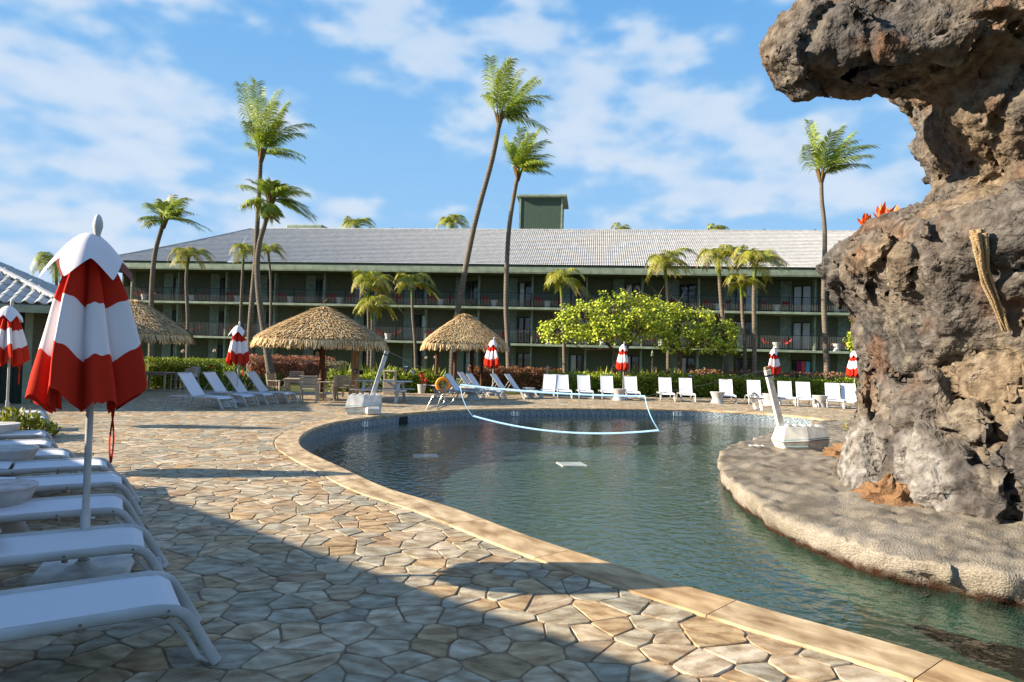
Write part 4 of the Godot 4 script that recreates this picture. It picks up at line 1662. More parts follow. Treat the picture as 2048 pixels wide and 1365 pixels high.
# ---------- palms ----------
func frond(m: MB, p0: Vector3, p1: Vector3, p2: Vector3, leaf: float, per_side: int, green: Color, tip: Color, sag: float, wind: Vector3, brown := 0.0) -> void:
	var n := per_side
	var prev := p0
	var pts := []
	for k in 13:
		var t := k / 12.0
		pts.append(p0 * (1 - t) * (1 - t) + p1 * 2.0 * t * (1 - t) + p2 * t * t)
	m.col = green.lerp(tip, 0.5)
	m.tube(pts, [0.035, 0.03, 0.025, 0.02, 0.016, 0.012, 0.01, 0.008, 0.007, 0.006, 0.005, 0.004, 0.003], 4, false)
	for k in n:
		var t := 0.16 + 0.84 * (k + 0.5) / n
		var p := p0 * (1 - t) * (1 - t) + p1 * 2.0 * t * (1 - t) + p2 * t * t
		var d := ((p1 - p0) * (1 - t) + (p2 - p1) * t).normalized()
		var s := d.cross(Vector3.UP)
		s = Vector3(1, 0, 0) if s.length() < 0.05 else s.normalized()
		var l := leaf * (0.45 + 0.55 * sin(clampf(t * 1.15 + 0.1, 0, 1) * PI * 0.92)) * rr(0.85, 1.1)
		for e in [-1.0, 1.0]:
			var out: Vector3 = (s * e * rr(0.75, 1.0) + d * rr(0.55, 0.85) + Vector3(0, 0.12 - sag * rr(0.3, 0.7), 0) + wind * rr(0.2, 0.6)).normalized()
			var w := d.cross(out).cross(out).normalized() * leaf * 0.021
			var mid := p + out * l * 0.55
			var end := mid + (out + Vector3(0, -sag, 0) + wind * 0.35).normalized() * l * 0.5
			var b := clampf((t - 0.45) * 2.0, 0, 1) * brown
			m.col = green.lerp(tip, clampf(rr(-0.2, 0.7), 0, 1)).lerp(lin(0.52, 0.40, 0.26), 1.0 if rng.randf() < b else 0.0)
			var i := m.v.size()
			m.p(p - w * 0.6); m.p(p + w * 0.6); m.p(mid + w); m.p(mid - w); m.p(end)
			for q in [i, i + 1, i + 2, i, i + 2, i + 3, i + 3, i + 2, i + 4]: m.ix.append(q)

func trunk_mesh(line: Array, r0: float, r1: float, shaft := 0.0) -> ArrayMesh:
	var m := mb(true)
	var pts := []
	var rad := []
	var cols := []
	var c := Curve3D.new()
	for i in line.size():
		var dir: Vector3 = ((line[mini(i + 1, line.size() - 1)] - line[maxi(i - 1, 0)]) as Vector3) / 6.0
		c.add_point(line[i], -dir, dir)
	c.bake_interval = 0.1
	var l := c.get_baked_length()
	var n := int(l / 0.09)
	for k in n + 1:
		var t := k / float(n)
		pts.append(c.sample_baked(t * l))
		var flare := 0.5 * exp(-t * l * 1.6)
		rad.append(lerpf(r0, r1, pow(t, 0.8)) * (1.0 + flare + (0.045 if k % 2 == 0 else -0.02) + rr(-0.015, 0.015)))
	m.tube(pts, rad, 10)
	var base := lin(0.54, 0.49, 0.43)
	for k in m.v.size():
		var ring := k / 10
		var t := clampf(ring / float(n), 0, 1)
		var q := base.lerp(lin(0.66, 0.61, 0.54), 0.6 if ring % 2 == 0 else 0.0) * rr(0.75, 1.1)
		if shaft > 0.0 and (1.0 - t) * l < shaft: q = lin(0.50, 0.58, 0.24) * rr(0.95, 1.05)
		m.c[k] = Color(q.r, q.g, q.b)
	return m.mesh(true)

func coconut(label: String, line_px: Array, depth: float, r0: float, r1: float, tips: Array, brown := 0.05) -> void:
	var line := []
	for q in line_px: line.append(px(q[0], q[1], depth))
	var root: Vector3 = px(line_px[0][0], line_px[0][1], depth)
	root.y = -0.1
	line[0] = root
	var t := thing("coconut_palm", label, "palm tree", root)
	for i in line.size(): line[i] -= root
	put("trunk", trunk_mesh(line, r0, r1), M.bark, t)
	var top: Vector3 = line[line.size() - 1]
	var wind := Vector3(0.8, 0.1, -0.1)
	for q in tips:
		for twin in 2:
			var side := rr(-1.7, 1.7)
			var end := px(q[0] + rr(-5, 5), q[1] + rr(-5, 5), depth + side) - root
			if twin == 1:
				if rng.randf() < 0.65: continue
				end = end.lerp(top, rr(0.0, 0.2)) + Vector3(rr(-0.3, 0.5), rr(-0.5, 0.2), rr(-1.5, 1.5))
			var d := end - top
			var mid := top + d * 0.45 + Vector3(-0.16, 0.5, 0) * d.length() * (0.62 if d.y < d.length() * 0.75 else 0.3) + Vector3(0, 0, rr(-0.3, 0.3))
			var m := mb(true)
			var g := lin(0.38, 0.50, 0.16).lerp(lin(0.56, 0.64, 0.21), rr(0, 1))
			frond(m, top, mid, end, 0.92, 58, g, lin(0.74, 0.74, 0.32), rr(0.45, 1.0), wind, brown)
			put("frond", m.mesh(), M.frond, t)
	var hm := mb(true)
	hm.col = lin(0.55, 0.44, 0.28)
	for k in 10:
		var a := rr(0, TAU)
		hm.tube([top + Vector3(0, -0.35, 0), top + Vector3(cos(a) * 0.16, 0.1, sin(a) * 0.16), top + Vector3(cos(a) * 0.3, 0.5, sin(a) * 0.3)], [0.1, 0.07, 0.03], 5)
	put("crown_heart", hm.mesh(true), M.bark, t)

func feather_palm(label: String, line_px: Array, depth: float, size: float, n: int, r := 0.1, brown := 0.4, group := "") -> void:
	var line := []
	for q in line_px: line.append(px(q[0], q[1], depth))
	var root: Vector3 = line[0]
	root.y = -0.1
	line[0] = root
	for i in line.size(): line[i] -= root
	var t := thing("feather_palm", label, "palm tree", root, 0.0, group)
	put("trunk", trunk_mesh(line, r * 1.15, r * 0.8, 0.9 * size / 1.6), M.bark, t)
	var top: Vector3 = line[line.size() - 1]
	for k in n:
		var a := TAU * (k + rr(-0.3, 0.3)) / n
		var reach := size * rr(0.8, 1.1)
		var rise := reach * rr(0.15, 0.75)
		var out := Vector3(cos(a), 0, sin(a))
		var end := top + out * reach * 0.95 + Vector3(reach * 0.18, rise - reach * rr(0.35, 0.75), 0)
		var mid := top + out * reach * 0.42 + Vector3(0, rise * 1.15 + reach * 0.25, 0)
		var m := mb(true)
		var g := lin(0.48, 0.55, 0.17).lerp(lin(0.62, 0.64, 0.20), rr(0, 1))
		frond(m, top + Vector3(0, -0.1, 0), mid, end, size * 0.42, 56, g, lin(0.76, 0.70, 0.32), rr(0.4, 0.9), Vector3(0.35, 0, 0), brown)
		put("frond", m.mesh(), M.frond, t)

# ---------- shrubs ----------
func leaf_quad(m: MB, p: Vector3, d: Vector3, w: float) -> void:
	var s := d.cross(Vector3(rr(-1, 1), rr(-1, 1), rr(-1, 1))).normalized() * w
	m.quad(p, p + d * 0.45 + s, p + d, p + d * 0.45 - s)

func hedge(label: String, a: Vector3, b: Vector3, depth: float, h: float, leaf: float, count: int, c0: Color, c1: Color, called := "hedge", cat := "hedge", loose := 0.12) -> void:
	var mid := (a + b) * 0.5
	mid.y = -0.07
	var dir := b - a
	dir.y = 0
	var l := dir.length()
	var t := thing(called, label, cat, mid, atan2(-dir.z, dir.x))
	var bump := noise(FastNoiseLite.TYPE_SIMPLEX_SMOOTH, 0.9, 3, rng.randi() % 1000)
	var core := mb()
	core.box(Vector3(0, h * 0.44, -depth * 0.5), Vector3(l - 0.25, h * 0.82, depth - 0.3), Basis.IDENTITY, 0.12)
	put("inner_foliage", core.mesh(), mat("inner_%d" % taken.get(called, 0) + called, c0.lerp(c1, 0.5).linear_to_srgb(), 0.95, {"tex": T.speckle, "scale": 2.0, "height": T.bump, "hs": 4.0}), t)
	var m := mb(true)
	for k in count:
		var f := rng.randf()
		var x := rr(-l * 0.5, l * 0.5)
		var p: Vector3
		var nrm: Vector3
		var front := h * l
		var topa := depth * l
		if f < front / (front + topa):
			p = Vector3(x, rr(0.04, h), 0)
			nrm = Vector3(0, 0.25, 1)
		else:
			p = Vector3(x, h, -rr(0, depth))
			nrm = Vector3(0, 1, 0.1)
		var w := bump.get_noise_3d(x * 1.5, p.y * 1.5, p.z * 1.5 + mid.x)
		p += nrm * (w * loose * 1.6 + rr(-0.14, 0.05))
		if absf(x) > l * 0.5 - 0.2: p.z -= rr(0, 0.2)
		m.col = c0.lerp(c1, rr(0.1, 0.9))
		var d := (nrm.normalized() * rr(0.1, 1.0) + Vector3(rr(-1, 1), rr(-0.5, 0.8), rr(-1, 1))).normalized() * leaf * rr(0.7, 1.3)
		leaf_quad(m, p, d, leaf * 0.36)
	var o := put("foliage", m.mesh(), M.leaf, t)
	o.set_meta("kind", "stuff")

func strap_plant(label: String, at: Vector3, h: float, n: int, c0: Color, c1: Color, group := "") -> void:
	var t := thing("strap_leaf_plant", label, "plant", Vector3(at.x, -0.07, at.z), rr(0, TAU), group)
	var m := mb(true)
	for k in n:
		var a := rr(0, TAU)
		var lean := rr(0.15, 1.0)
		var l := h * rr(0.8, 1.25)
		var out := Vector3(cos(a), 0, sin(a))
		var s := Vector3(-sin(a), 0, cos(a)) * rr(0.028, 0.045) * (h / 1.1)
		var base := out * rr(0, 0.12)
		m.col = c0.lerp(c1, rr(0, 1))
		var prev := base
		var i0 := m.v.size()
		for q in 6:
			var u := q / 5.0
			var p := base + out * l * lean * u * (0.45 + 0.35 * u) + Vector3(0, l * (u - 0.48 * lean * u * u * u), 0)
			var w := s * (1.0 - pow(u, 3.0)) * (0.7 + u * 0.6)
			m.p(p - w); m.p(p + w)
		for q in 5:
			var i := i0 + q * 2
			for e in [i, i + 1, i + 3, i, i + 3, i + 2]: m.ix.append(e)
	put("leaves", m.mesh(), M.leaf, t)

func sea_grape(label: String, base: Vector3, lobes: Array, limbs: Array, leaves: int) -> void:
	var t := thing("sea_grape_tree", label, "tree", base)
	var tm := mb(true)
	tm.col = lin(0.52, 0.42, 0.33)
	for l in limbs:
		var pts := []
		var rad := []
		for q in l: 
			pts.append(Vector3(q[0], q[1], q[2]))
			rad.append(q[3])
		tm.tube(pts, rad, 8)
	put("trunk", tm.mesh(true), M.bark, t)
	var tw := mb(true)
	var m := mb(true)
	var total := 0.0
	for q in lobes: total += q[3] * q[5]
	for q in lobes:
		var c := Vector3(q[0], q[1], q[2])
		var r := Vector3(q[3], q[4], q[5])
		var clumps := int(leaves * (q[3] * q[5] / total) / 15.0)
		for k in clumps:
			var u := Vector3(rr(-1, 1), rr(-0.75, 1), rr(-1, 1))
			if u.length() > 1.0: u = u.normalized()
			u = u.normalized() * pow(u.length(), 0.45)
			var p := c + u * r
			tw.col = lin(0.50, 0.41, 0.33) * rr(0.8, 1.1)
			var root := c + u * r * rr(0.2, 0.5) + Vector3(0, -0.25, 0)
			tw.tube([root, root.lerp(p, 0.5) + Vector3(rr(-0.1, 0.1), rr(-0.1, 0.1), rr(-0.1, 0.1)), p + u * 0.1], [0.016, 0.011, 0.006], 4, false)
			for j in 26:
				var lp := p + Vector3(rr(-1, 1), rr(-1, 1), rr(-1, 1)) * 0.24
				var nrm := (Vector3(rr(-1, 1), rr(0.1, 1.3), rr(-1, 1)) + u * 0.5).normalized()
				var s := nrm.cross(Vector3(rr(-1, 1), rr(-1, 1), rr(-1, 1))).normalized() * rr(0.042, 0.068)
				var e := nrm.cross(s)
				m.col = lin(0.58, 0.65, 0.17).lerp(lin(0.80, 0.82, 0.30), rr(0, 1)).lerp(lin(0.3, 0.38, 0.12), 0.6 if rng.randf() < 0.25 else 0.0)
				m.face(PackedVector3Array([lp + s, lp + s * 0.5 + e * 0.87, lp - s * 0.5 + e * 0.87, lp - s, lp - s * 0.5 - e * 0.87, lp + s * 0.5 - e * 0.87]))
	for k in 22:   # bare twigs over the crown
		var q: Array = lobes[rng.randi() % lobes.size()]
		var p := Vector3(q[0] + rr(-1, 1) * q[3] * 0.7, q[1] + q[4] * rr(0.55, 0.9), q[2] + rr(-0.5, 0.8) * q[5])
		tw.col = lin(0.55, 0.47, 0.38)
		tw.tube([p, p + Vector3(rr(-0.2, 0.2), rr(0.2, 0.4), 0), p + Vector3(rr(-0.5, 0.3), rr(0.45, 0.85), rr(-0.2, 0.2))], [0.018, 0.012, 0.006], 4, false)
	put("twigs", tw.mesh(), M.bark, t)
	var o := put("crown", m.mesh(), M.leaf, t)
	o.set_meta("kind", "stuff")

func build_plants() -> void:
	coconut("tallest coconut palm leaning right, behind the square thatched hut", [[903, 765], [906, 690], [921, 590], [949, 450], [984, 320], [999, 242]], 37.0, 0.17, 0.13, [[983, 120], [1008, 118], [1042, 136], [1078, 158], [1092, 190], [1086, 205], [1062, 150], [1086, 262], [975, 185], [1030, 160], [1050, 215]])
	coconut("straight coconut palm beside the leaning one, crown below the tower roof", [[1020, 748], [1016, 690], [1012, 600], [1017, 470], [1029, 385], [1036, 350]], 40.0, 0.16, 0.12, [[1040, 256], [1070, 262], [1092, 282], [1098, 305], [1097, 345], [1002, 276], [1018, 290], [1055, 262], [1080, 330]])
	coconut("tall coconut palm crossing a shorter one behind the striped umbrella", [[500, 750], [499, 676], [504, 598], [511, 519], [513, 470], [518, 383], [521, 316]], 38.0, 0.165, 0.12, [[494, 172], [515, 166], [528, 178], [550, 182], [572, 208], [620, 248], [605, 262], [605, 316], [492, 240], [505, 290], [545, 205], [560, 240]])
	coconut("lone coconut palm with straight trunk beside the lava rock", [[1657, 762], [1652, 690], [1648, 600], [1650, 470], [1644, 400], [1643, 356]], 39.5, 0.175, 0.11, [[1607, 252], [1622, 246], [1612, 290], [1688, 254], [1742, 292], [1738, 312], [1690, 330], [1715, 276], [1665, 262]])
	coconut("shorter coconut palm with dry fronds and curved leaning trunk", [[546, 752], [531, 685], [519, 605], [514, 540], [518, 490], [529, 450], [541, 405]], 36.0, 0.21, 0.11, [[482, 372], [487, 408], [560, 366], [590, 372], [612, 415], [608, 432], [550, 440], [520, 430], [500, 365], [535, 362]], 0.3)
	coconut("slender palm with ragged dark crown beside the hip of the roof", [[302, 735], [302, 640], [304, 560], [311, 500], [327, 445]], 40.0, 0.16, 0.12, [[280, 432], [300, 415], [330, 400], [372, 400], [396, 455], [388, 430], [300, 405], [345, 395]], 0.35)
	for q in [[[[376, 715], [375, 640], [372, 560], [377, 515]], 42.0, 1.5, 11, 0.11, "small feather palm before the left end of the hotel"],
			[[[482, 715], [481, 640], [484, 560], [487, 505]], 44.0, 1.3, 9, 0.1, "small feather palm just left of the crossed trunks"],
			[[[540, 715], [541, 640], [541, 560], [536, 505]], 45.0, 1.25, 9, 0.09, "small feather palm hidden behind the crossed trunks"],
			[[[738, 715], [737, 660], [736, 600], [741, 577]], 36.0, 1.45, 11, 0.08, "upper one of two feather palms behind the wide thatched shelter"],
			[[[744, 715], [744, 660], [743, 630], [746, 615]], 35.0, 1.3, 11, 0.075, "lower one of two feather palms behind the wide thatched shelter"],
			[[[834, 725], [830, 690], [825, 630], [824, 572]], 38.0, 1.4, 11, 0.09, "feather palm with bent trunk between the two thatched roofs"],
			[[[1131, 755], [1128, 680], [1125, 620], [1122, 565]], 36.0, 1.35, 11, 0.1, "feather palm over the left edge of the sea grape tree"],
			[[[1338, 740], [1336, 640], [1334, 580], [1330, 533]], 38.0, 1.6, 12, 0.11, "feather palm rising out of the sea grape crown"],
			[[[1455, 765], [1450, 680], [1443, 610], [1437, 522]], 37.0, 1.5, 12, 0.12, "tall feather palm just right of the sea grape crown"],
			[[[1491, 765], [1490, 700], [1485, 630], [1483, 572]], 36.5, 1.2, 9, 0.1, "shortest feather palm of the pair before the right balconies"],
			[[[1509, 770], [1509, 680], [1508, 600], [1510, 535]], 36.0, 1.75, 13, 0.12, "largest feather palm of the pair before the right balconies"]]:
		feather_palm(q[5], q[0], q[1], q[2], q[3], q[4])
	for q in [[712, 455, "palm top showing over the roof left of the leaning palm"], [903, 452, "palm top over the roof beside the leaning trunk"], [1240, 462, "palm top just showing over the roof ridge right of the tower"], [1432, 462, "palm top just showing over the roof ridge near the rock"], [112, 535, "palm top showing past the pavilion roof"]]:
		feather_palm(q[2], [[q[0], 700], [q[0], 640], [q[0], q[1]]], 82.0 if q[0] > 200 else 60.0, 2.3 if q[0] < 1000 else 1.6, 13, 0.14, 0.1)
	# sea grapes
	var b1 := px(1228, 772, 35.0)
	b1.y = 0
	sea_grape("broad sea grape tree with yellow-green leaves behind the loungers", b1,
		[[-2.6, 3.1, 0.3, 1.3, 0.55, 1.2], [-1.5, 3.7, 0, 1.5, 0.95, 1.4], [0.2, 4.2, -0.2, 1.6, 1.0, 1.5], [1.4, 4.0, 0, 1.4, 1.1, 1.4], [0.3, 3.2, 0.8, 1.8, 0.7, 1.0], [-0.6, 3.1, 1.0, 1.2, 0.55, 0.9]],
		[[[0, -0.1, 0, 0.2], [0.1, 0.6, 0, 0.16], [-0.05, 1.2, 0.05, 0.13], [0.35, 1.9, 0, 0.11], [0.5, 2.8, 0, 0.08], [0.4, 3.7, 0, 0.04]], [[0, 1.0, 0.05, 0.11], [0.05, 1.7, 0.1, 0.09], [-0.15, 2.3, 0.1, 0.07], [-0.9, 3.0, 0.2, 0.05], [-1.8, 3.5, 0.2, 0.03]], [[0.35, 2.0, 0, 0.08], [1.0, 2.9, 0.1, 0.05], [1.5, 3.7, 0, 0.03]], [[-0.1, 2.3, 0.1, 0.06], [-1.6, 2.2, 0.3, 0.035], [-2.2, 2.5, 0.4, 0.02]]], 4200)
	var b2 := px(1360, 772, 36.5)
	b2.y = 0
	sea_grape("smaller sea grape tree with one straight trunk near the hedge sign", b2,
		[[-0.9, 3.9, 0, 1.5, 0.95, 1.3], [0.3, 3.7, 0.1, 1.5, 1.0, 1.3], [1.6, 3.2, 0.1, 1.3, 0.8, 1.1], [0.2, 2.8, 0.7, 1.6, 0.6, 0.9], [2.3, 2.7, 0.2, 0.8, 0.55, 0.8]],
		[[[0, -0.1, 0, 0.17], [-0.05, 0.8, 0, 0.14], [0, 1.7, 0, 0.12], [-0.05, 2.4, 0, 0.1], [-0.2, 3.6, 0, 0.05]], [[0, 2.1, 0, 0.08], [0.8, 2.8, 0.1, 0.05], [1.7, 3.2, 0.1, 0.03]], [[0, 2.2, 0, 0.07], [-0.7, 3.0, 0.1, 0.05], [-1.2, 3.8, 0, 0.03]]], 3300)
	var b3 := px(1735, 772, 34.0)
	b3.y = 0
	sea_grape("sea grape tree mostly hidden behind the lava rock", b3, [[0.3, 3.5, 0, 1.0, 0.8, 1.0], [-0.2, 2.9, 0.2, 0.9, 0.6, 0.8]], [[[0, -0.1, 0, 0.14], [0.05, 1.5, 0, 0.1], [0.1, 3.3, 0, 0.05]]], 900)
	# hedges
	var green := lin(0.38, 0.46, 0.14)
	var bright := lin(0.66, 0.70, 0.24)
	var gp1 := px(282, 775, 29.5)
	var gp2 := px(446, 775, 30.5)
	hedge("clipped green hedge with red flower beside the dining tables", gp1, gp2, 1.2, 1.28, 0.07, 5200, green, bright, "hedge", "hedge", 0.06)
	hedge("copper brown hedge behind the crossed palm trunks", px(490, 760, 37.0), px(660, 765, 37.5), 1.6, 1.45, 0.075, 5600, lin(0.52, 0.33, 0.25), lin(0.74, 0.53, 0.42))
	hedge("greyish feathery bush beside the wide shelter post", px(645, 765, 36.0), px(690, 765, 36.0), 1.2, 1.25, 0.05, 1600, lin(0.47, 0.43, 0.32), lin(0.62, 0.57, 0.45), "bush", "bush")
	hedge("copper leaved hedge behind the striped umbrella and square hut", px(938, 765, 37.0), px(1135, 765, 37.5), 1.6, 1.15, 0.085, 5600, lin(0.48, 0.31, 0.21), lin(0.72, 0.51, 0.34))
	hedge("green hedge behind the loungers from post to sea grape", px(1108, 775, 33.6), px(1300, 778, 34.6), 1.3, 0.98, 0.11, 4600, green, bright, "hedge", "hedge", 0.2)
	hedge("green hedge behind the loungers either side of dark sign", px(1300, 778, 34.6), px(1480, 782, 35.2), 1.3, 1.0, 0.11, 4300, green * 0.85, bright, "hedge", "hedge", 0.2)
	hedge("green hedge behind the loungers beside the lava rock", px(1480, 782, 35.2), px(1730, 788, 36.0), 1.3, 1.02, 0.11, 5200, green * 0.8, bright, "hedge", "hedge", 0.18)
	hedge("reddish croton row standing above the green hedge", px(1385, 775, 37.3), px(1720, 780, 37.8), 1.0, 1.32, 0.1, 4200, lin(0.40, 0.28, 0.18), lin(0.66, 0.50, 0.36))
	hedge("low bright green shrub under the accessible shower post", px(655, 780, 30.5), px(760, 780, 30.8), 1.0, 0.72, 0.11, 2300, green, bright, "shrub", "shrub", 0.25)
	hedge("low bright green shrub behind the picnic table", px(760, 780, 31.2), px(880, 780, 31.6), 1.0, 0.85, 0.12, 2700, green, bright, "shrub", "shrub", 0.25)
	var y0 := lin(0.36, 0.44, 0.12)
	var y1 := lin(0.66, 0.68, 0.22)
	count_nth = 0
	for q in [[305, 31.5], [335, 32.5], [365, 32.0], [395, 33.0], [420, 32.0], [440, 32.6], [452, 33.3], [470, 33.5]]:
		strap_plant("bushy strap-leaved lily over the clipped hedge, " + nth() + " from the pavilion", px(q[0], 760, q[1]), 1.25 + rr(-0.1, 0.2), 46, y0, y1, "lilies over the clipped hedge")
	count_nth = 0
	for q in [[462, 27.5], [478, 28.5], [498, 28.0], [525, 28.8], [555, 29.5]]:
		strap_plant("dark green strap-leaved clump behind the four loungers, " + nth() + " from the clipped hedge", px(q[0], 760, q[1]), 0.95 + rr(-0.1, 0.1), 42, lin(0.24, 0.32, 0.10), lin(0.52, 0.58, 0.2), "clumps behind the four loungers")
	count_nth = 0
	for q in [[690, 33.5], [715, 34.2], [735, 33.2], [762, 34.0], [790, 33.6], [815, 34.2], [838, 33.4], [860, 34.0], [880, 33.2], [868, 32.6]]:
		strap_plant("bright lily clump between the two huts, " + nth() + " from the shower post", px(q[0], 760, q[1]), 1.2 + rr(-0.15, 0.2), 44, y0, y1, "lilies between the huts")
	count_nth = 0
	for k in 15:
		strap_plant("yellow-green strap plant over the lounger hedge, " + nth() + " from the grey post", px(1140 + k * 17 + rr(-6, 6), 760, 36.0 + rr(-0.3, 0.6)), 1.4 + rr(-0.15, 0.15), 38, lin(0.40, 0.44, 0.13), lin(0.68, 0.64, 0.24), "strap plants over the lounger hedge")
	# pale agapanthus-like flower heads
	count_nth = 0
	for q in [[365, 703, 32.0], [428, 702, 32.4], [852, 716, 34.5], [1310, 737, 36.5], [870, 715, 34.2]]:
		var f := thing("pale_flower", "pale pink flower head over the lilies, " + nth() + " from the pavilion", "flower", px(q[0], q[1], q[2]), 0.0, "pale flower heads over the lilies")
		var fm := mb(true)
		for k in 60:
			fm.col = lin(0.84, 0.72, 0.70).lerp(lin(0.92, 0.88, 0.84), rr(0, 1))
			var d := Vector3(rr(-1, 1), rr(-0.6, 1), rr(-1, 1)).normalized() * 0.075
			leaf_quad(fm, d * 0.3, d, 0.014)
		put("petals", fm.mesh(), M.leaf, f)
		var sm := mb(true)
		sm.col = lin(0.4, 0.46, 0.2)
		sm.tube([Vector3(0, -f.position.y, 0), Vector3(0.03, 0, 0)], [0.014, 0.01], 5)
		put("stem", sm.mesh(), M.bark, f)
	# red hibiscus flower on the clipped hedge
	var hib := thing("red_flower", "single red flower on the end of the clipped hedge", "flower", px(422, 733, 29.6))
	var hm := mb(true)
	for k in 5:
		hm.col = lin(0.72, 0.06, 0.07)
		leaf_quad(hm, Vector3.ZERO, Vector3(cos(k * 1.257), sin(k * 1.257), 0.35) * 0.09, 0.05)
	put("petals", hm.mesh(), M.leaf, hib)
	# croton shrub among the near loungers
	var cr := thing("croton_shrub", "yellow-green leafy shrub growing between the near loungers", "shrub", gp(18, 878))
	var cm := mb(true)
	for k in 900:
		var a := rr(0, TAU)
		var r := sqrt(rng.randf()) * 0.72
		var hgt := 0.42 * (1.0 - pow(r / 0.75, 2.0)) + 0.08
		cm.col = lin(0.30, 0.36, 0.10).lerp(lin(0.68, 0.68, 0.20), rr(0, 1)).lerp(lin(0.35, 0.16, 0.16), 0.7 if rng.randf() < 0.12 else 0.0)
		leaf_quad(cm, Vector3(cos(a) * r, hgt * rr(0.4, 1.0), sin(a) * r), Vector3(rr(-0.6, 0.6), rr(0.4, 1), rr(-0.6, 0.6)).normalized() * rr(0.08, 0.16), 0.025)
	put("foliage", cm.mesh(), M.leaf, cr)

# ---------- loungers, umbrellas, tables ----------
func make_lounger(back_deg: float) -> Node3D:   # foot end at the origin, body towards -x
	var t := thing("sun_lounger", "", "lounger")
	var w := 0.31
	var prof := [Vector2(0, 0.012), Vector2(-0.035, 0.07), Vector2(-0.13, 0.245), Vector2(-0.16, 0.285), Vector2(-0.205, 0.315), Vector2(-0.27, 0.328), Vector2(-0.6, 0.328), Vector2(-1.0, 0.325), Vector2(-1.4, 0.322), Vector2(-1.72, 0.32), Vector2(-1.775, 0.305), Vector2(-1.815, 0.27), Vector2(-1.91, 0.08), Vector2(-1.945, 0.012)]
	for s in [-1.0, 1.0]:
		var m := mb()
		var pts := []
		for q in prof: pts.append(Vector3(q.x, q.y, s * w))
		m.tube(pts, [0.026], 10, true, Vector2(0.75, 1.15))
		put("side_rail", m.mesh(true), M.white_frame, t)
		m = mb()   # inner brace of the foot leg, with two white glides
		m.tube([Vector3(-0.235, 0.27, s * (w - 0.05)), Vector3(-0.15, 0.16, s * (w - 0.05)), Vector3(-0.085, 0.045, s * (w - 0.03)), Vector3(-0.03, 0.03, s * (w - 0.005))], [0.016], 6)
		m.box(Vector3(-0.055, 0.075, s * (w - 0.03)), Vector3(0.03, 0.03, 0.03), Basis.IDENTITY, 0.006)
		m.box(Vector3(-0.012, 0.02, s * (w - 0.03)), Vector3(0.035, 0.03, 0.03), Basis.IDENTITY, 0.006)
		put("leg_brace", m.mesh(), M.white_plastic, t)
	var sl := mb()
	var rows := []
	for q in [Vector2(-0.165, 0.292), Vector2(-0.2, 0.318), Vector2(-0.24, 0.335), Vector2(-0.3, 0.345), Vector2(-0.5, 0.345), Vector2(-0.75, 0.342), Vector2(-1.04, 0.342)]:
		var row := PackedVector3Array()
		for k in 9:
			var z := (k / 4.0 - 1.0)
			row.append(Vector3(q.x, q.y - (1.0 - z * z) * (0.022 if q.x < -0.3 else 0.004), z * (w - 0.012)))
		rows.append(row)
	sl.sheet(rows)
	var ss := put("seat_sling", sl.mesh(true), M.sling, t)
	var pp := mb()
	for s in [-1.0, 1.0]: pp.tube([Vector3(-0.24, 0.341, s * (w - 0.03)), Vector3(-0.3, 0.349, s * (w - 0.03)), Vector3(-0.6, 0.348, s * (w - 0.03)), Vector3(-1.03, 0.347, s * (w - 0.03))], [0.004], 5)
	put("edge_seam", pp.mesh(), M.white_plastic, ss)
	pp = mb()
	for s in [-1.0, 1.0]:
		for x in [-0.24, -0.62, -1.02]: pp.tube([Vector3(x, 0.325, s * (w + 0.012)), Vector3(x, 0.325, s * (w + 0.024))], [0.008], 8)
	put("bolt", pp.mesh(), M.steel, t)
	var cb := mb()
	for x in [-0.27, -0.62, -1.02, -1.7]: cb.tube([Vector3(x, 0.308, -w), Vector3(x, 0.308, w)], [0.014], 6)
	for x in [-0.05, -1.895]: cb.tube([Vector3(x, 0.075, -w), Vector3(x, 0.075, w)], [0.013], 6)
	put("cross_bar", cb.mesh(), M.white_frame, t)
	for z in [-0.22, 0.22]:
		var fm := mb()
		fm.lathe([Vector2(0.018, 0.0), Vector2(0.018, 0.035), Vector2(0, 0.035)], 8, Vector3(-0.62, 0.27, z * 1.2))
		put("rubber_stop", fm.mesh(), M.steel, t)
	# backrest
	var a := deg_to_rad(back_deg)
	var u := Vector3(-cos(a), sin(a), 0)
	var n := Vector3(sin(a), cos(a), 0)
	var h := Vector3(-1.06, 0.335, 0)
	var bf := mb()
	for s in [-1.0, 1.0]: bf.tube([h + Vector3(0, 0, s * (w - 0.045)), h + u * 0.82 + Vector3(0, 0, s * (w - 0.045))], [0.017], 8)
	bf.tube([h + u * 0.82 + Vector3(0, 0, -w + 0.045), h + u * 0.82 + Vector3(0, 0, w - 0.045)], [0.017], 8)
	if back_deg > 15.0:
		for s in [-1.0, 1.0]: bf.tube([h + u * 0.5 + Vector3(0, 0, s * 0.2), Vector3(-1.62, 0.315, s * 0.24)], [0.01], 6)
	var br := Node3D.new()
	br.name = "backrest"
	t.add_child(br)
	put("frame", bf.mesh(true), M.white_frame, br)
	var bs := mb()
	rows = []
	for k in 7:
		var row := PackedVector3Array()
		for j in 7:
			var z := j / 3.0 - 1.0
			row.append(h + u * (0.81 * k / 6.0 + 0.01) + n * (0.02 - 0.02 * (1.0 - z * z)) + Vector3(0, 0, z * (w - 0.03)))
		rows.append(row)
	bs.sheet(rows)
	put("sling", bs.mesh(true), M.sling, br)
	return t

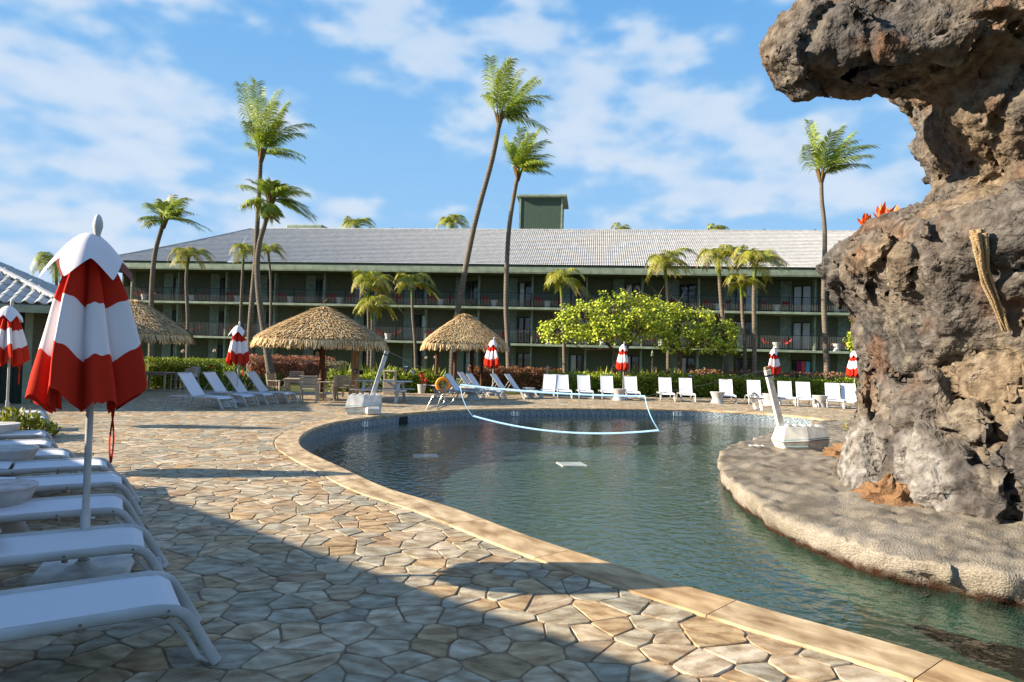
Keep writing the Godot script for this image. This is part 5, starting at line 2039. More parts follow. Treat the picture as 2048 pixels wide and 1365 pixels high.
func make_umbrella() -> Node3D:
	var t := thing("umbrella", "", "umbrella")
	var m := mb()
	m.tube([Vector3(0, 0.05, 0), Vector3(0, 2.46, 0)], [0.024], 14)
	put("pole", m.mesh(true), M.white_frame, t)
	m = mb()
	m.lathe([Vector2(0.033, 0.06), Vector2(0.033, 0.47), Vector2(0.03, 0.485), Vector2(0.024, 0.486)], 14)
	m.tube([Vector3(0.03, 0.42, 0), Vector3(0.06, 0.42, 0)], [0.009], 6)
	put("sleeve", m.mesh(true), M.white_frame, t)
	m = mb()
	m.lathe([Vector2(0.012, 2.44), Vector2(0.02, 2.47), Vector2(0.027, 2.5), Vector2(0.034, 2.53), Vector2(0.032, 2.565), Vector2(0.022, 2.6), Vector2(0.006, 2.62)], 14)
	put("finial", m.mesh(true), M.white_plastic, t)
	m = mb()
	m.box(Vector3(0, 0.035, 0), Vector3(0.62, 0.07, 0.62), Basis.IDENTITY, 0.025)
	m.lathe([Vector2(0.12, 0.07), Vector2(0.06, 0.1), Vector2(0.04, 0.12)], 14)
	put("base", m.mesh(), M.white_plastic, t)
	# furled canopy: eight ribs, cloth between them hanging out in flaps
	var lob := func(a: float, v: float) -> float:
		var ph := a * 4.0 + 0.5 + 0.35 * sin(a * 2.0 + 1.0) + v * 0.35 * sin(a + 0.7)
		return pow(absf(sin(ph)), 0.75) * (0.8 + 0.3 * sin(a * 3.0 + 2.0))
	var white := lin(0.90, 0.86, 0.86)
	var red := lin(0.73, 0.185, 0.125)
	var bands := [[2.43, 1.965, red], [1.965, 1.60, white], [1.60, 1.27, red]]
	var ry := [[2.43, 0.05], [2.30, 0.12], [2.18, 0.19], [1.99, 0.262], [1.8, 0.315], [1.62, 0.365], [1.45, 0.405], [1.27, 0.43]]
	var can := Node3D.new()
	can.name = "canopy"
	t.add_child(can)
	can.position = Vector3(-0.05, 0, -0.02)
	var names := ["upper_band", "middle_band", "lower_band"]
	for b in 3:
		var cm := mb(true)
		cm.col = bands[b][2]
		var rows := []
		for k in 9:
			var y: float = lerpf(bands[b][0], bands[b][1], k / 8.0)
			var v := (2.43 - y) / 1.11
			var r := 0.05
			for q in ry.size() - 1:
				if y <= ry[q][0]: r = lerpf(ry[q][1], ry[q + 1][1], clampf((ry[q][0] - y) / (ry[q][0] - ry[q + 1][0]), 0, 1))
			var row := PackedVector3Array()
			for j in 144:
				var a := TAU * j / 144.0
				var l: float = lob.call(a, v)
				var rr2 := r * (0.43 + 0.58 * l + 0.035 * v * sin(a * 13.0 + v * 4.0)) if y < 2.4 else r
				# flaps curl sideways towards the hem
				var aa := a + 0.16 * v * cos(a * 4.0 + 0.5) * l
				row.append(Vector3(cos(aa) * rr2, y + v * (0.20 * l - 0.10) + 0.012 * v * sin(a * 23.0), sin(aa) * rr2))
			rows.append(row)
		cm.sheet(rows, true)
		put(names[b], cm.mesh(true), M.canvas, can)
	var vm := mb(true)
	vm.col = white
	var rows2 := []
	for k in 8:
		var v := k / 7.0
		var row := PackedVector3Array()
		for j in 96:
			var a := TAU * j / 96.0
			var f := absf(fmod(a * 6.0 / TAU + 0.2, 1.0) - 0.5) * 2.0      # 1 on a corner point, 0 between
			var r := 0.035 + 0.225 * pow(v, 0.82) * (0.82 + 0.34 * f * v) + 0.015 * v * sin(a * 4.0 + 1.0)
			row.append(Vector3(cos(a) * r, 2.475 - 0.20 * pow(v, 1.25) - 0.15 * pow(f, 1.3) * v * v, sin(a) * r))
		rows2.append(row)
	vm.sheet(rows2, true)
	put("vent_cap", vm.mesh(true), M.canvas, can)
	m = mb(true)
	m.col = red
	for s in [-1, 1]:
		var row1 := PackedVector3Array()
		var row2 := PackedVector3Array()
		for k in 8:
			var q := Vector3(0.15 + 0.012 * s * sin(k * 0.9), 1.42 - k * 0.085, 0.08 + 0.01 * s)
			row1.append(q)
			row2.append(q + Vector3(0.014, 0, 0.012))
		m.sheet([row1, row2])
	put("strap", m.mesh(), M.canvas, t)
	return t

func slat_chair() -> Node3D:   # faces +z
	var t := thing("slatted_armchair", "", "chair")
	for s in [-1.0, 1.0]:
		var m := mb()
		m.bar(Vector3(s * 0.26, 0, 0.24), Vector3(s * 0.26, 0.64, 0.22), 0.05, 0.045)
		put("front_leg", m.mesh(), M.pale_wood, t)
		m = mb()
		m.bar(Vector3(s * 0.26, 0, -0.3), Vector3(s * 0.26, 0.42, -0.22), 0.05, 0.045)
		m.bar(Vector3(s * 0.26, 0.42, -0.22), Vector3(s * 0.26, 0.9, -0.32), 0.05, 0.045)
		put("back_leg", m.mesh(), M.pale_wood, t)
		m = mb()
		m.box(Vector3(s * 0.265, 0.655, -0.02), Vector3(0.07, 0.028, 0.56), Basis.IDENTITY, 0.008)
		put("armrest", m.mesh(), M.pale_wood, t)
	for k in 6:
		var m := mb()
		m.box(Vector3(0, 0.43, 0.2 - k * 0.082), Vector3(0.5, 0.02, 0.066), Basis.IDENTITY, 0.005)
		put("seat_slat", m.mesh(), M.pale_wood, t)
	var bk := Node3D.new()
	bk.name = "backrest"
	t.add_child(bk)
	for k in 6:
		var y := 0.5 + k * 0.073
		var m := mb()
		m.box(Vector3(0, y, -0.235 - (y - 0.42) * 0.2), Vector3(0.5, 0.056, 0.02), Basis(Vector3.RIGHT, -0.2), 0.005)
		put("back_slat", m.mesh(), M.pale_wood, bk)
	return t

func wood_table(label: String, at: Vector3, turn: float, size: Vector2) -> void:
	var t := thing("dining_table", label, "table", at, turn)
	var n := 8
	for k in n:
		var m := mb()
		m.box(Vector3(0, 0.72, (k + 0.5 - n * 0.5) * size.y / n), Vector3(size.x, 0.03, size.y / n - 0.01), Basis.IDENTITY, 0.005)
		put("top_slat", m.mesh(), M.pale_wood, t)
	var m := mb()
	for s in [-1, 1]: m.box(Vector3(0, 0.66, s * (size.y * 0.5 - 0.08)), Vector3(size.x - 0.12, 0.08, 0.03))
	put("apron", m.mesh(), M.pale_wood, t)
	for sx in [-1, 1]:
		for sz in [-1, 1]:
			m = mb()
			m.box(Vector3(sx * (size.x * 0.5 - 0.09), 0.352, sz * (size.y * 0.5 - 0.09)), Vector3(0.07, 0.704, 0.07), Basis.IDENTITY, 0.006)
			put("leg", m.mesh(), M.pale_wood, t)

func build_furniture() -> void:
	# near row, foot ends towards the pool
	var raised := make_lounger(52.0)
	var flat := make_lounger(4.0)
	flat.position = Vector3(-1.5 - 0.18, 0, -3.65 - 0.25)
	var near_turn := deg_to_rad(33.0)
	flat.rotation.y = near_turn
	tag(flat, "white sling lounger with its leg nearest the open stones, first of the row", "lounger", "loungers in the near row")
	var feet := [[-2.24, -4.69, "white sling lounger just past the near umbrella foot plate, second of the row"], [-2.98, -5.73, "white sling lounger behind the near umbrella pole, third of the row"], [-3.6, -6.8, "white sling lounger under the hanging red strap, fourth of the row"],
		[-4.3, -7.72, ""], [-5.15, -8.36, ""], [-5.95, -9.2, ""], [-6.7, -10.2, ""], [-8.26, -12.5, "white sling lounger just past the yellow-green shrub"], [-9.0, -13.5, "white sling lounger at the foot of the far striped umbrella by the pavilion"]]
	count_nth = 0
	for q in feet:
		copy(flat, Vector3(q[0] - 0.18, 0, q[1] - 0.25), near_turn - rr(0, 0.05), q[2] if q[2] else "white sling lounger of the near row, " + nth() + " counting from the yellow-green shrub towards the umbrella", "loungers in the near row")
	# four by the clipped hedge
	var four := ["white lounger with raised back nearest the dining set by the clipped hedge", "white lounger behind the low side table of the group of four", "white lounger whose back is crossed by the striped umbrella pole", "white lounger next to the slatted chairs, end of the group of four"]
	var fpos := [[-7.96, -19.1, -14.0], [-7.75, -20.3, -12.0], [-7.5, -21.3, -10.0], [-7.1, -22.1, -8.0]]
	for k in 4:
		var where := Vector3(fpos[k][0], 0, fpos[k][1] - 0.33)
		if k == 0:
			raised.position = where
			raised.rotation.y = deg_to_rad(fpos[k][2])
			tag(raised, four[k], "lounger", "loungers by the clipped hedge")
		else: copy(raised, where, deg_to_rad(fpos[k][2]), four[k], "loungers by the clipped hedge")
	# round the square hut
	count_nth = 0
	for q in [[886, 786, "white lounger behind the potted red plant"], [965, 801, "white lounger beside the metal handrails with its end to the net"], [984, 792, "white lounger under the eave of the square hut"], [1008, 800, ""], [1055, 799, ""], [1082, 798, ""]]:
		copy(raised, gp(q[0], q[1]), deg_to_rad(-20.0), q[2] if q[2] else "white lounger before the square hut, " + nth() + " beyond the metal handrails", "loungers round the square hut")
	# the row before the long green hedge: foot centre pixels
	var row := [[1094, 797], [1130, 798], [1173, 799], [1219, 800], [1267, 801], [1336, 804], [1377, 805], [1458, 808], [1514, 810], [1576, 813], [1613, 815], [1672, 818], [1704, 819]]
	count_nth = 0
	for k in row.size():
		var p := gp(row[k][0], row[k][1])
		var to := -Vector2(p.x, p.z)
		var ang := atan2(-to.y, to.x) + deg_to_rad(6.0 if k > 0 else -4.0)
		copy(raised, p, ang, "white lounger before the long green hedge, " + nth() + " of its row from the grey post", "loungers before the long hedge")
	# umbrellas
	var um := make_umbrella()
	um.position = gp(165, 1155)
	um.rotation.y = 0.4
	um.scale = Vector3(0.99, 1.0, 0.99)
	tag(um, "large furled red and white umbrella standing among the near loungers", "umbrella", "furled umbrellas")
	for q in [[gp(12, 848), 1.1, 1.0, "furled red and white umbrella beside the silver-roofed pavilion"], [gp(473, 807), 0.2, 0.95, "furled red and white umbrella among the four loungers"], [gp(985, 790), 0.9, 0.92, "furled red and white umbrella before the square hut"], [gp(1246, 794), 0.5, 0.78, "furled red and white umbrella under the sea grape tree"], [gp(1546, 801), 1.6, 0.78, "furled red and white umbrella behind the leaning volleyball post"], [gp(1709, 806), 0.3, 0.78, "furled red and white umbrella half hidden by the lava rock"], [Vector3(-7.7, 0, -8.9), 0.7, 0.95, "furled red and white umbrella outside the frame beyond the near row"]]:
		var o := copy(um, q[0], q[1], q[3], "furled umbrellas")
		o.scale = Vector3(q[2], 1.0, q[2])
	# side tables
	var st := hourglass("hourglass_table", "white hourglass table between the first loungers of the near row", 0.28, 0.19, 0.44, M.concrete_white, Vector3(-3.55, 0, -4.35), "hourglass tables")
	for q in [[Vector3(-4.3, 0, -5.75), "white hourglass table past the near umbrella pole", 1.08], [Vector3(-5.75, 0, -7.85), "white hourglass table halfway down the near row", 1.08], [Vector3(-7.75, 0, -10.35), "white hourglass table near the yellow-green shrub", 1.05], [gp(444, 814), "white hourglass table between the loungers of the group of four", 1.0], [gp(945, 800), "white hourglass table between the loungers by the handrails", 1.0], [gp(1057, 796), "white hourglass table at the end of the lounger group by the hut", 1.0],
			[gp(1238, 801), "white hourglass table at the pole of the umbrella under the sea grape", 1.1], [gp(1435, 807), "white hourglass table standing clear beside the green hedge", 1.1], [gp(1540, 811), "white hourglass table behind the leaning white volleyball post", 1.1], [gp(1640, 815), "white hourglass table between loungers nearest the lava rock", 1.1]]:
		var o := copy(st, q[0], 0, q[1], "hourglass tables")
		o.scale = Vector3(q[2], q[2], q[2])
	# dining sets
	wood_table("weathered slatted dining table under the wide thatched shelter", gp(604, 799), 0.2, Vector2(1.25, 0.95))
	wood_table("weathered slatted dining table before the clipped hedge", gp(312, 781), -0.1, Vector2(1.35, 0.95))
	var ch := slat_chair()
	ch.position = gp(618, 804)
	ch.rotation.y = PI + 0.15
	tag(ch, "weathered slatted armchair with its back to the pool at the shelter table", "chair", "slatted chairs")
	for q in [[555, 799, 1.3, "weathered slatted armchair at the lounger side of the shelter table"], [655, 801, -1.6, "weathered slatted armchair beside the thatched shelter post"], [684, 800, 3.3, "weathered slatted armchair nearest the picnic table"], [590, 788, 0.2, "weathered slatted armchair on the hedge side of the shelter table"], [698, 794, -1.4, "weathered slatted armchair before the shower post"],
			[357, 781, -1.4, "weathered slatted armchair at the end of the hedge table"], [296, 773, 0.1, "weathered slatted armchair on the hedge side of the hedge table"], [378, 776, -1.9, "weathered slatted armchair standing back by the clipped hedge"], [272, 781, 1.5, "weathered slatted armchair hidden behind the near umbrella canopy"]]:
		copy(ch, gp(q[0], q[1]), q[2], q[3], "slatted chairs")
	# picnic table
	var pt := thing("picnic_table", "white wooden picnic table with benches beside the volleyball base", "table", gp(766, 803), -0.06)
	for k in 5:
		var m := mb()
		m.box(Vector3(0, 0.73, (k - 2) * 0.145), Vector3(1.95, 0.035, 0.135), Basis.IDENTITY, 0.006)
		put("top_plank", m.mesh(), M.white_plastic, pt)
	for s in [-1, 1]:
		for k in 2:
			var m := mb()
			m.box(Vector3(0, 0.43, s * (0.62 + k * 0.14)), Vector3(1.95, 0.035, 0.13), Basis.IDENTITY, 0.006)
			put("bench_plank", m.mesh(), M.white_plastic, pt)
		for e in [-1, 1]:
			var m := mb()
			m.bar(Vector3(s * 0.62, 0.0, e * 0.72), Vector3(s * 0.62, 0.71, e * 0.26), 0.04, 0.1, Vector3.RIGHT)
			put("leg", m.mesh(), M.white_plastic, pt)
		var b := mb()
		b.box(Vector3(s * 0.66, 0.385, 0), Vector3(0.04, 0.09, 1.5))
		b.box(Vector3(s * 0.66, 0.68, 0), Vector3(0.04, 0.07, 0.66))
		b.bar(Vector3(s * 0.62, 0.4, 0), Vector3(s * 0.15, 0.7, 0), 0.04, 0.08)
		put("brace", b.mesh(), M.white_plastic, pt)

# ---------- the rest ----------
func hull(pts: Array, faces: Array) -> MB:
	var m := mb()
	for f in faces:
		var p := PackedVector3Array()
		for k in f: p.append(pts[k])
		m.face(p)
	return m

func volleyball_stand(label: String, at: Vector3, turn: float, size: Vector3, post_a: Vector3, post_b: Vector3, double: bool) -> void:
	var t := thing("volleyball_stand", label, "net stand", at, turn)
	var w := size.x
	var h := size.y
	var d := size.z
	# moulded body, narrower at the ground, creased down the middle
	var lower := []
	for q in [[-0.42, 0.0, 0.42], [0.0, 0.0, 0.5], [0.46, 0.0, 0.42], [0.46, 0.0, -0.42], [-0.42, 0.0, -0.42]]: lower.append(Vector3(q[0] * w, q[1], q[2] * d))
	var belt := []
	for q in [[-0.5, 0.32, 0.46], [0.0, 0.40, 0.6], [0.5, 0.52, 0.46], [0.5, 0.52, -0.46], [-0.5, 0.32, -0.46]]: belt.append(Vector3(q[0] * w, q[1] * h, q[2] * d))
	var brim := []
	for q in [[-0.42, 0.92, 0.34], [0.02, 0.97, 0.38], [0.47, 0.95, 0.34], [0.47, 0.95, -0.34], [-0.42, 0.92, -0.34]]: brim.append(Vector3(q[0] * w, q[1] * h, q[2] * d))
	for band in 2:
		var m := mb()
		var a: Array = [lower, belt][band]
		var b: Array = [belt, brim][band]
		for k in 5:
			var k2 := (k + 1) % 5
			var gap := Vector3(0, 0.012, 0) if band == 0 else Vector3.ZERO
			m.quad(b[k] - gap, b[k2] - gap, a[k2], a[k])
		if band == 1: m.face(PackedVector3Array(b))
		put(["lower_shell", "upper_shell"][band], m.mesh(), M.white_plastic, t)
	for k in 2:   # pale blue tape lines
		var m := mb()
		for e in 2:
			var a: Vector3 = (belt[e] as Vector3).lerp(brim[e], 0.12) if k == 0 else (lower[e] as Vector3).lerp(belt[e], 0.45)
			var b: Vector3 = (belt[e + 1] as Vector3).lerp(brim[e + 1], 0.12) if k == 0 else (lower[e + 1] as Vector3).lerp(belt[e + 1], 0.45)
			var o := Vector3(0, 0, 0.006)
			m.quad(a + o + Vector3(0, 0.011, 0), b + o + Vector3(0, 0.011, 0), b + o - Vector3(0, 0.011, 0), a + o - Vector3(0, 0.011, 0))
		put("tape_line", m.mesh(), M.pale_blue, t)
	for k in 5:   # stepped lugs along the top
		var m := mb()
		m.box(Vector3((-0.28 + k * 0.17) * w, h * 0.95, rr(-0.05, 0.1) * d), Vector3(0.11 * w, 0.06, 0.3 * d), Basis.IDENTITY, 0.012)
		put("lug", m.mesh(), M.white_plastic, t)
	if double:
		var m := mb()
		m.box(Vector3(0.3 * w, h * 0.2, 0.66 * d), Vector3(0.42 * w, 0.4 * h, 0.3 * d), Basis(Vector3.UP, 0.2), 0.05)
		put("front_weight", m.mesh(), M.white_plastic, t)
	var inv := t.transform.affine_inverse()
	var pm := mb()
	pm.bar(inv * post_a, inv * post_b, 0.12, 0.1, Vector3(0, 0, 1), 0.01)
	put("post", pm.mesh(), M.white_plastic, t)
	var dir := (post_b - post_a).normalized()
	pm = mb()
	pm.bar(inv * (post_b + dir * 0.002), inv * (post_b + dir * 0.06), 0.1, 0.085, Vector3(0, 0, 1))
	put("post_cap", pm.mesh(), M.post_wood, t)
	pm = mb()
	pm.bar(inv * (post_b - dir * 0.13), inv * (post_b - dir * 0.1), 0.14, 0.12, Vector3(0, 0, 1))
	put("clamp", pm.mesh(), M.rail, t)

func text(s: String, height: float) -> TextMesh:
	var t := TextMesh.new()
	var f := SystemFont.new()
	f.font_names = PackedStringArray(["Droid Sans"])
	t.font = f
	t.text = s
	t.font_size = 64
	t.pixel_size = height / 46.0
	t.depth = 0.004
	return t

func build_details() -> void:
	# water volleyball net between its two weighted stands
	var sl := gp(727, 828)
	var sr := gp(1600, 897, 0.04)
	sr.y = 0.03
	var la := px(743, 797, -sl.z + 0.05)
	var lb := px(774, 702, -sl.z + 0.05)
	var ra := px(1563, 858, -sr.z + 0.05)
	var rb := px(1535, 740, -sr.z + 0.05)
	volleyball_stand("white moulded net stand beside the picnic table, post leaning right", sl, 0.12, Vector3(0.98, 0.56, 0.62), la, lb, true)
	volleyball_stand("white moulded net stand on the rock shelf, post leaning left", sr, 0.05, Vector3(0.92, 0.47, 0.6), ra, rb, false)
	var net := thing("volleyball_net", "pale blue edged volleyball net sagging over the water between two stands", "net")
	var tl := px(921, 770, 17.6)
	var bl := px(945, 832, 17.4)
	var tr := px(1290, 793, 15.15)
	var br := px(1318, 861, 15.0)
	var tapes := {}
	for q in [["top_tape", tl, tr, 0.06], ["bottom_tape", bl, br, 0.22], ["side_tape", tl, bl, 0.05], ["side_tape", tr, br, 0.14]]:
		var pts := []
		for k in 25:
			var t := k / 24.0
			var p: Vector3 = (q[1] as Vector3).lerp(q[2], t)
			var s := 4.0 * t * (1.0 - t)
			if q[0] == "side_tape": p += Vector3(-0.06 * s, -0.02 * s, 0.1 * s)
			else: p.y -= q[3] * s
			pts.append(p)
		tapes[q[0] + ("2" if tapes.has(q[0]) else "")] = pts
		var m := mb()
		m.tube(pts, [0.02], 6, true, Vector2(0.5, 1.2))
		put(q[0], m.mesh(true), M.net_blue, net)
	var cords := mb()
	for k in range(2, 23, 1):
		var a: Vector3 = tapes.top_tape[k]
		var b: Vector3 = tapes.bottom_tape[k]
		cords.tube([a, (a + b) * 0.5 + Vector3(-0.03, 0, 0.04), b], [0.002], 3, false)
	var cm := put("net_cords", cords.mesh(), M.net_cord, net)
	cm.set_meta("kind", "stuff")
	for q in [[lb, tl], [la.lerp(lb, 0.35), bl], [rb, tr], [ra.lerp(rb, 0.4), br]]:
		var m := mb()
		m.tube([q[0], (q[0] as Vector3).lerp(q[1], 0.5) + Vector3(0, -0.03, 0), q[1]], [0.004], 4, false)
		put("guy_rope", m.mesh(), M.net_cord, net)
	# depth markers on the far wall
	var inner := offset_line(pool_edge, -0.045 if inside_pool_left() else 0.045)
	for u in [741.0, 1035.0, 1361.0]:
		var best := 0
		var want: float = (u - 1026.5) / FPX
		var bd := 1e9
		for k in range(inner.size() / 2, inner.size() - 1):
			var e := absf(inner[k].x / -inner[k].y - want)
			if e < bd:
				bd = e
				best = k
		var tan := (inner[best + 1] - inner[best - 1]).normalized()
		if tan.x < 0: tan = -tan
		var mk := thing("depth_marker", {741.0: "3 FT tile depth marker on the curved pool wall by the skimmer mouth", 1035.0: "3 FT tile depth marker on the far pool wall behind the net", 1361.0: "3 FT tile depth marker on the far pool wall clear of the net"}[u], "marker", v3(inner[best], -0.165), -atan2(tan.y, tan.x), "depth markers")
		for k in 2:
			var m := mb()
			m.box(Vector3(-0.085 + k * 0.17, 0, 0), Vector3(0.16, 0.16, 0.016), Basis.IDENTITY, 0.003)
			put("tile", m.mesh(), M.pool_tile_white, mk)
		var tx := put("lettering", text("3 FT", 0.15), M.ink, mk)
		tx.position = Vector3(0, 0, 0.012)
	# skimmer opening, its inner shade painted as a black plate
	var si := 0
	for k in range(inner.size() / 2, inner.size() - 1):
		if absf(inner[k].x / -inner[k].y - (812.0 - 1026.0) / FPX) < absf(inner[si].x / -inner[si].y - (812.0 - 1026.0) / FPX): si = k
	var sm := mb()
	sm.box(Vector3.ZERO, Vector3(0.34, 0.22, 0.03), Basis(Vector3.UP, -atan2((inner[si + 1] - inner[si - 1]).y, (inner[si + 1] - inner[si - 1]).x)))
	put("skimmer_dark_plate", sm.mesh(), M.ink, get_node("pool_basin"), v3(inner[si], -0.2))
	# main drains on the floor
	for q in [[850, 913, "white square drain cover on the pool floor nearer the curved end"], [1143, 930, "white square drain cover on the pool floor nearer the rock shelf"]]:
		var d := thing("drain_cover", q[2], "drain", gp(q[0], q[1], -1.24), 0.2)
		d.position.y = -1.25
		for k in 6:
			var m := mb()
			m.box(Vector3(0, 0.02, (k - 2.5) * 0.11), Vector3(0.62, 0.03, 0.075), Basis.IDENTITY, 0.004)
			put("slat", m.mesh(), M.pool_tile_white, d)
		var m2 := mb()
		for s in [-1, 1]: m2.box(Vector3(s * 0.33, 0.018, 0), Vector3(0.04, 0.036, 0.7))
		put("frame", m2.mesh(), M.pool_tile_white, d)
	# handrails
	var rails := thing("pool_handrails", "pair of looped steel pool handrails beside the white stand", "handrail")
	for q in [[[852, 822], [859, 806], [865, 794], [871, 789.5], [879, 789], [886, 792], [890, 798], [888, 806], [880, 812], [866, 815], [859, 818], [857, 823]], [[873, 821], [879, 803], [885, 790], [893, 786.5], [902, 787], [908, 793], [907, 801], [899, 809], [886, 814], [879, 817], [877, 822]]]:
		var pts := []
		for k in q.size():
			var dd := 21.0 + (0.9 if q[0][0] > 860 else 0.0) * 0.2
			pts.append(px(q[k][0], q[k][1], dd))
		pts[0].y = 0.0
		pts[pts.size() - 1].y = 0.0
		var m := mb()
		m.tube(pts, [0.021], 8)
		put("rail", m.mesh(true), M.steel, rails)
	var r2 := thing("pool_handrails", "pair of steel pool handrails before the long lounger row", "handrail", gp(1521, 821))
	for s in [-0.03, 0.03]:
		var m := mb()
		m.tube([Vector3(s + 0.02, 0, 0.1), Vector3(s, 0.35, -0.05), Vector3(s - 0.05, 0.55, -0.25), Vector3(s - 0.07, 0.62, -0.5), Vector3(s - 0.06, 0.5, -0.72), Vector3(s - 0.02, 0.2, -0.62), Vector3(s, 0, -0.5)], [0.021], 8)
		put("rail", m.mesh(true), M.steel, r2)
	# accessible shower post
	var sp := thing("shower_post", "pale wooden shower post with a blue accessibility sign", "post", gp(709, 791), 0.12)
	for k in 2:
		var m := mb()
		m.box(Vector3(-0.085 + k * 0.17, 0.9, 0), Vector3(0.165, 1.8, 0.14), Basis.IDENTITY, 0.006)
		put("board", m.mesh(), M.post_wood, sp)
	var m := mb()
	m.box(Vector3(0.02, 0.98, 0.078), Vector3(0.15, 0.18, 0.01))
	put("sign", m.mesh(), M.sign_blue, sp)
	m = mb()   # wheelchair figure
	var arc := []
	for k in 12: arc.append(Vector3(0.012 + cos(2.4 + k * 0.36) * 0.034, 0.955 + sin(2.4 + k * 0.36) * 0.034, 0.086))
	m.tube(arc, [0.005], 5)
	m.tube([Vector3(0.0, 1.025, 0.086), Vector3(0.004, 0.985, 0.086), Vector3(0.035, 0.985, 0.086), Vector3(0.052, 0.945, 0.086), Vector3(0.062, 0.948, 0.086)], [0.006], 5)
	m.lathe([Vector2(0.011, -0.004), Vector2(0.011, 0.004), Vector2(0, 0.004)], 10, Vector3(0.0, 1.04, 0.086))
	put("wheelchair_symbol", m.mesh(), M.white_ink, sp)
	m = mb()
	m.tube([Vector3(0.06, 1.62, 0.07), Vector3(0.06, 1.62, 0.14), Vector3(0.06, 1.35, 0.14)], [0.012], 6)
	m.tube([Vector3(-0.02, 0.8, 0.07), Vector3(-0.02, 0.8, 0.13), Vector3(0.04, 0.79, 0.13)], [0.014], 6)
	put("valve", m.mesh(), M.steel, sp)
	m = mb()
	m.box(Vector3(0.24, 0.93, 0), Vector3(0.14, 0.18, 0.1), Basis.IDENTITY, 0.008)
	put("control_box", m.mesh(), M.ink, sp)
	# towel bin behind the picnic table
	var bin := thing("towel_bin", "beige open-fronted bin behind the white picnic table", "bin", gp(779, 789), 0.0)
	m = mb()
	m.box(Vector3(0, 0.32, 0), Vector3(0.5, 0.64, 0.5), Basis.IDENTITY, 0.015)
	put("body", m.mesh(), M.pale_wood, bin)
	m = mb()
	for s in [-1, 1]: m.box(Vector3(s * 0.21, 0.8, 0), Vector3(0.06, 0.32, 0.4), Basis.IDENTITY, 0.01)
	m.box(Vector3(0, 0.98, 0), Vector3(0.52, 0.06, 0.5), Basis.IDENTITY, 0.015)
	put("hood", m.mesh(), M.pale_wood, bin)
	# signs in the planting
	for q in [[812, 738, 31.2, "dark notice sign among the lilies between the huts", 0.0], [1381, 756, 33.3, "dark notice sign in the green hedge behind the loungers", 0.1]]:
		var sg := thing("notice_sign", q[3], "sign", px(q[0], q[1], q[2]), q[4])
		sg.position.y = 0
		var hy: float = px(q[0], q[1], q[2]).y
		m = mb()
		m.box(Vector3(0, hy, 0), Vector3(0.24, 0.32, 0.03), Basis.IDENTITY, 0.005)
		put("board", m.mesh(), M.sign_dark, sg)
		m = mb()
		m.box(Vector3(0, hy + 0.1, 0.018), Vector3(0.16, 0.05, 0.004))
		put("heading", m.mesh(), M.pale_blue, sg)
		m = mb()
		for k in 3: m.box(Vector3(rr(-0.02, 0.02), hy - 0.02 - k * 0.045, 0.018), Vector3(0.15 - k * 0.02, 0.012, 0.004))
		put("lines", m.mesh(), M.concrete_white, sg)
		m = mb()
		m.bar(Vector3(0, -0.08, -0.03), Vector3(0, hy + 0.1, -0.03), 0.05, 0.03, Vector3.FORWARD)
		put("stake", m.mesh(), M.brown_wood, sg)
	# potted plant
	var pot := thing("potted_plant", "white pot with a red-leaved plant before a lounger", "plant pot", gp(843, 787))
	m = mb()
	m.lathe([Vector2(0.001, 0.0), Vector2(0.15, 0.0), Vector2(0.2, 0.38), Vector2(0.21, 0.4), Vector2(0.19, 0.4), Vector2(0.18, 0.33), Vector2(0.001, 0.33)], 20)
	put("pot", m.mesh(true), M.concrete_white, pot)
	m = mb()
	m.lathe([Vector2(0.18, 0.335), Vector2(0.001, 0.345)], 16)
	put("soil", m.mesh(), M.soil, pot)
	var pl := mb(true)
	for k in 3:
		var top := Vector3(rr(-0.14, 0.14), rr(0.55, 0.85), rr(-0.1, 0.1))
		pl.col = lin(0.4, 0.25, 0.2)
		pl.tube([Vector3(0, 0.33, 0), top], [0.012, 0.008], 5)
		for j in 9:
			pl.col = lin(0.62, 0.10, 0.12).lerp(lin(0.78, 0.2, 0.18), rr(0, 1))
			leaf_quad(pl, top + Vector3(0, -j * 0.02, 0), Vector3(rr(-1, 1), rr(-0.1, 1), rr(-1, 1)).normalized() * rr(0.14, 0.26), 0.03)
	put("leaves", pl.mesh(), M.leaf, pot)
	# life ring on its stand by the hut
	var lr := thing("life_ring", "orange life ring hanging before the square hut", "life ring", px(886, 770, 30.6), 0.15)
	m = mb()
	var rows := []
	for k in 25:
		var a := TAU * k / 24.0
		var row := PackedVector3Array()
		for j in 11:
			var b := TAU * j / 10.0
			row.append(Vector3(cos(a) * (0.28 + 0.075 * cos(b)), sin(a) * (0.28 + 0.075 * cos(b)), 0.055 * sin(b)))
		rows.append(row)
	m.sheet(rows)
	put("ring", m.mesh(true), M.float_orange, lr)
	m = mb()
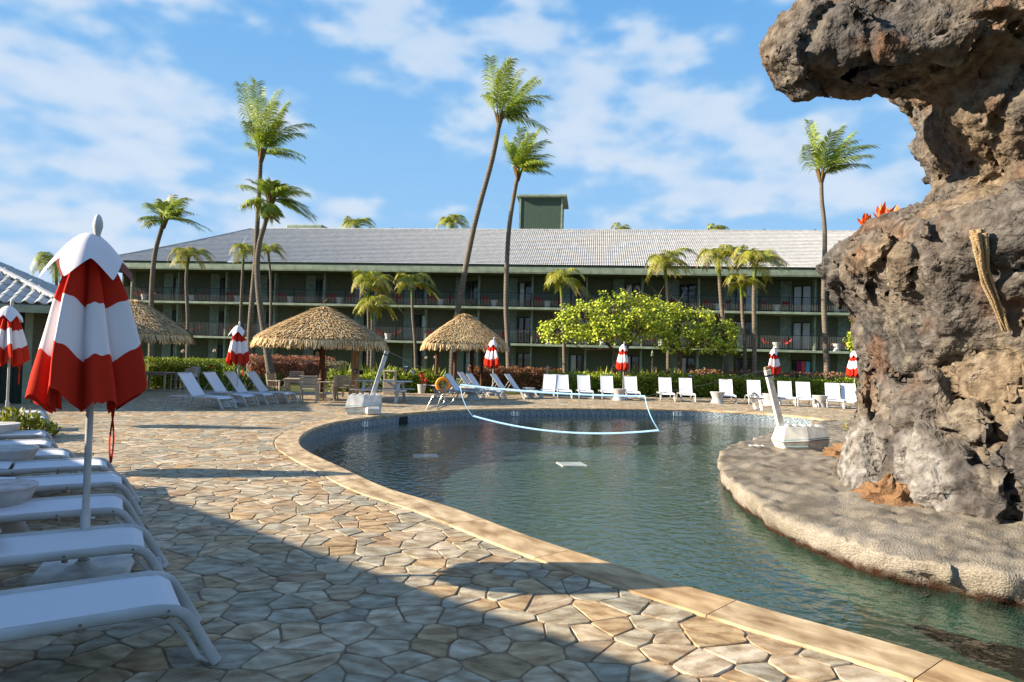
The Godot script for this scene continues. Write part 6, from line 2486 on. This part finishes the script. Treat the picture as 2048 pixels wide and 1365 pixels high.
	m.bar(Vector3(0, -lr.position.y, -0.1), Vector3(0, 0.36, -0.1), 0.09, 0.07, Vector3.FORWARD)
	put("stand", m.mesh(), M.post_wood, lr)
	# garden torch and grey post
	var to := thing("garden_torch", "thin pole torch with conical top before the ground floor", "torch", px(1304, 760, 36.8))
	to.position.y = 0
	m = mb()
	m.tube([Vector3(0, -0.08, 0), Vector3(0, 2.0, 0)], [0.022], 6)
	put("pole", m.mesh(), M.post_wood, to)
	m = mb()
	m.lathe([Vector2(0.03, 1.95), Vector2(0.09, 2.02), Vector2(0.1, 2.08), Vector2(0.02, 2.3), Vector2(0.001, 2.33)], 10)
	put("head", m.mesh(true), M.green_trim, to)
	var gpst := thing("grey_post", "plain weathered grey post at the end of the copper hedge", "post", px(1094, 770, 33.8))
	gpst.position.y = 0
	m = mb()
	m.box(Vector3(0, 0.66, 0), Vector3(0.1, 1.36, 0.1), Basis.IDENTITY, 0.01)
	put("shaft", m.mesh(), M.pale_wood, gpst)
	m = mb()
	m.box(Vector3(0, 1.36, 0), Vector3(0.12, 0.04, 0.12), Basis.IDENTITY, 0.01)
	put("cap", m.mesh(), M.rail_pale, gpst)
	# white cloth left on the shelf
	m = mb()
	var rws := []
	for i in 5:
		var row := PackedVector3Array()
		for j in 7: row.append(Vector3(j * 0.05 - 0.15, 0.015 + 0.012 * sin(i * 1.3 + j * 2.1), i * 0.05 - 0.1))
		rws.append(row)
	m.sheet(rws)
	var cl := put("small_cloth", m.mesh(true), M.curtain, null, gp(1512, 893, 0.06))
	tag(cl, "small white cloth lying flat on the rock shelf", "cloth")
	# towel over a chair by the hedge
	m = mb()
	rws = []
	for i in 9:
		var row := PackedVector3Array()
		for j in 5: row.append(Vector3(j * 0.07 - 0.14 + 0.01 * sin(i), 0.95 - absf(i - 3.0) * 0.09, (i - 3.0) * 0.02))
		rws.append(row)
	m.sheet(rws)
	var tw := put("white_towel", m.mesh(true), M.curtain, null, gp(378, 776) + Vector3(0.29, -0.02, 0.1))
	tag(tw, "white towel draped over a slatted chair by the clipped hedge", "towel")
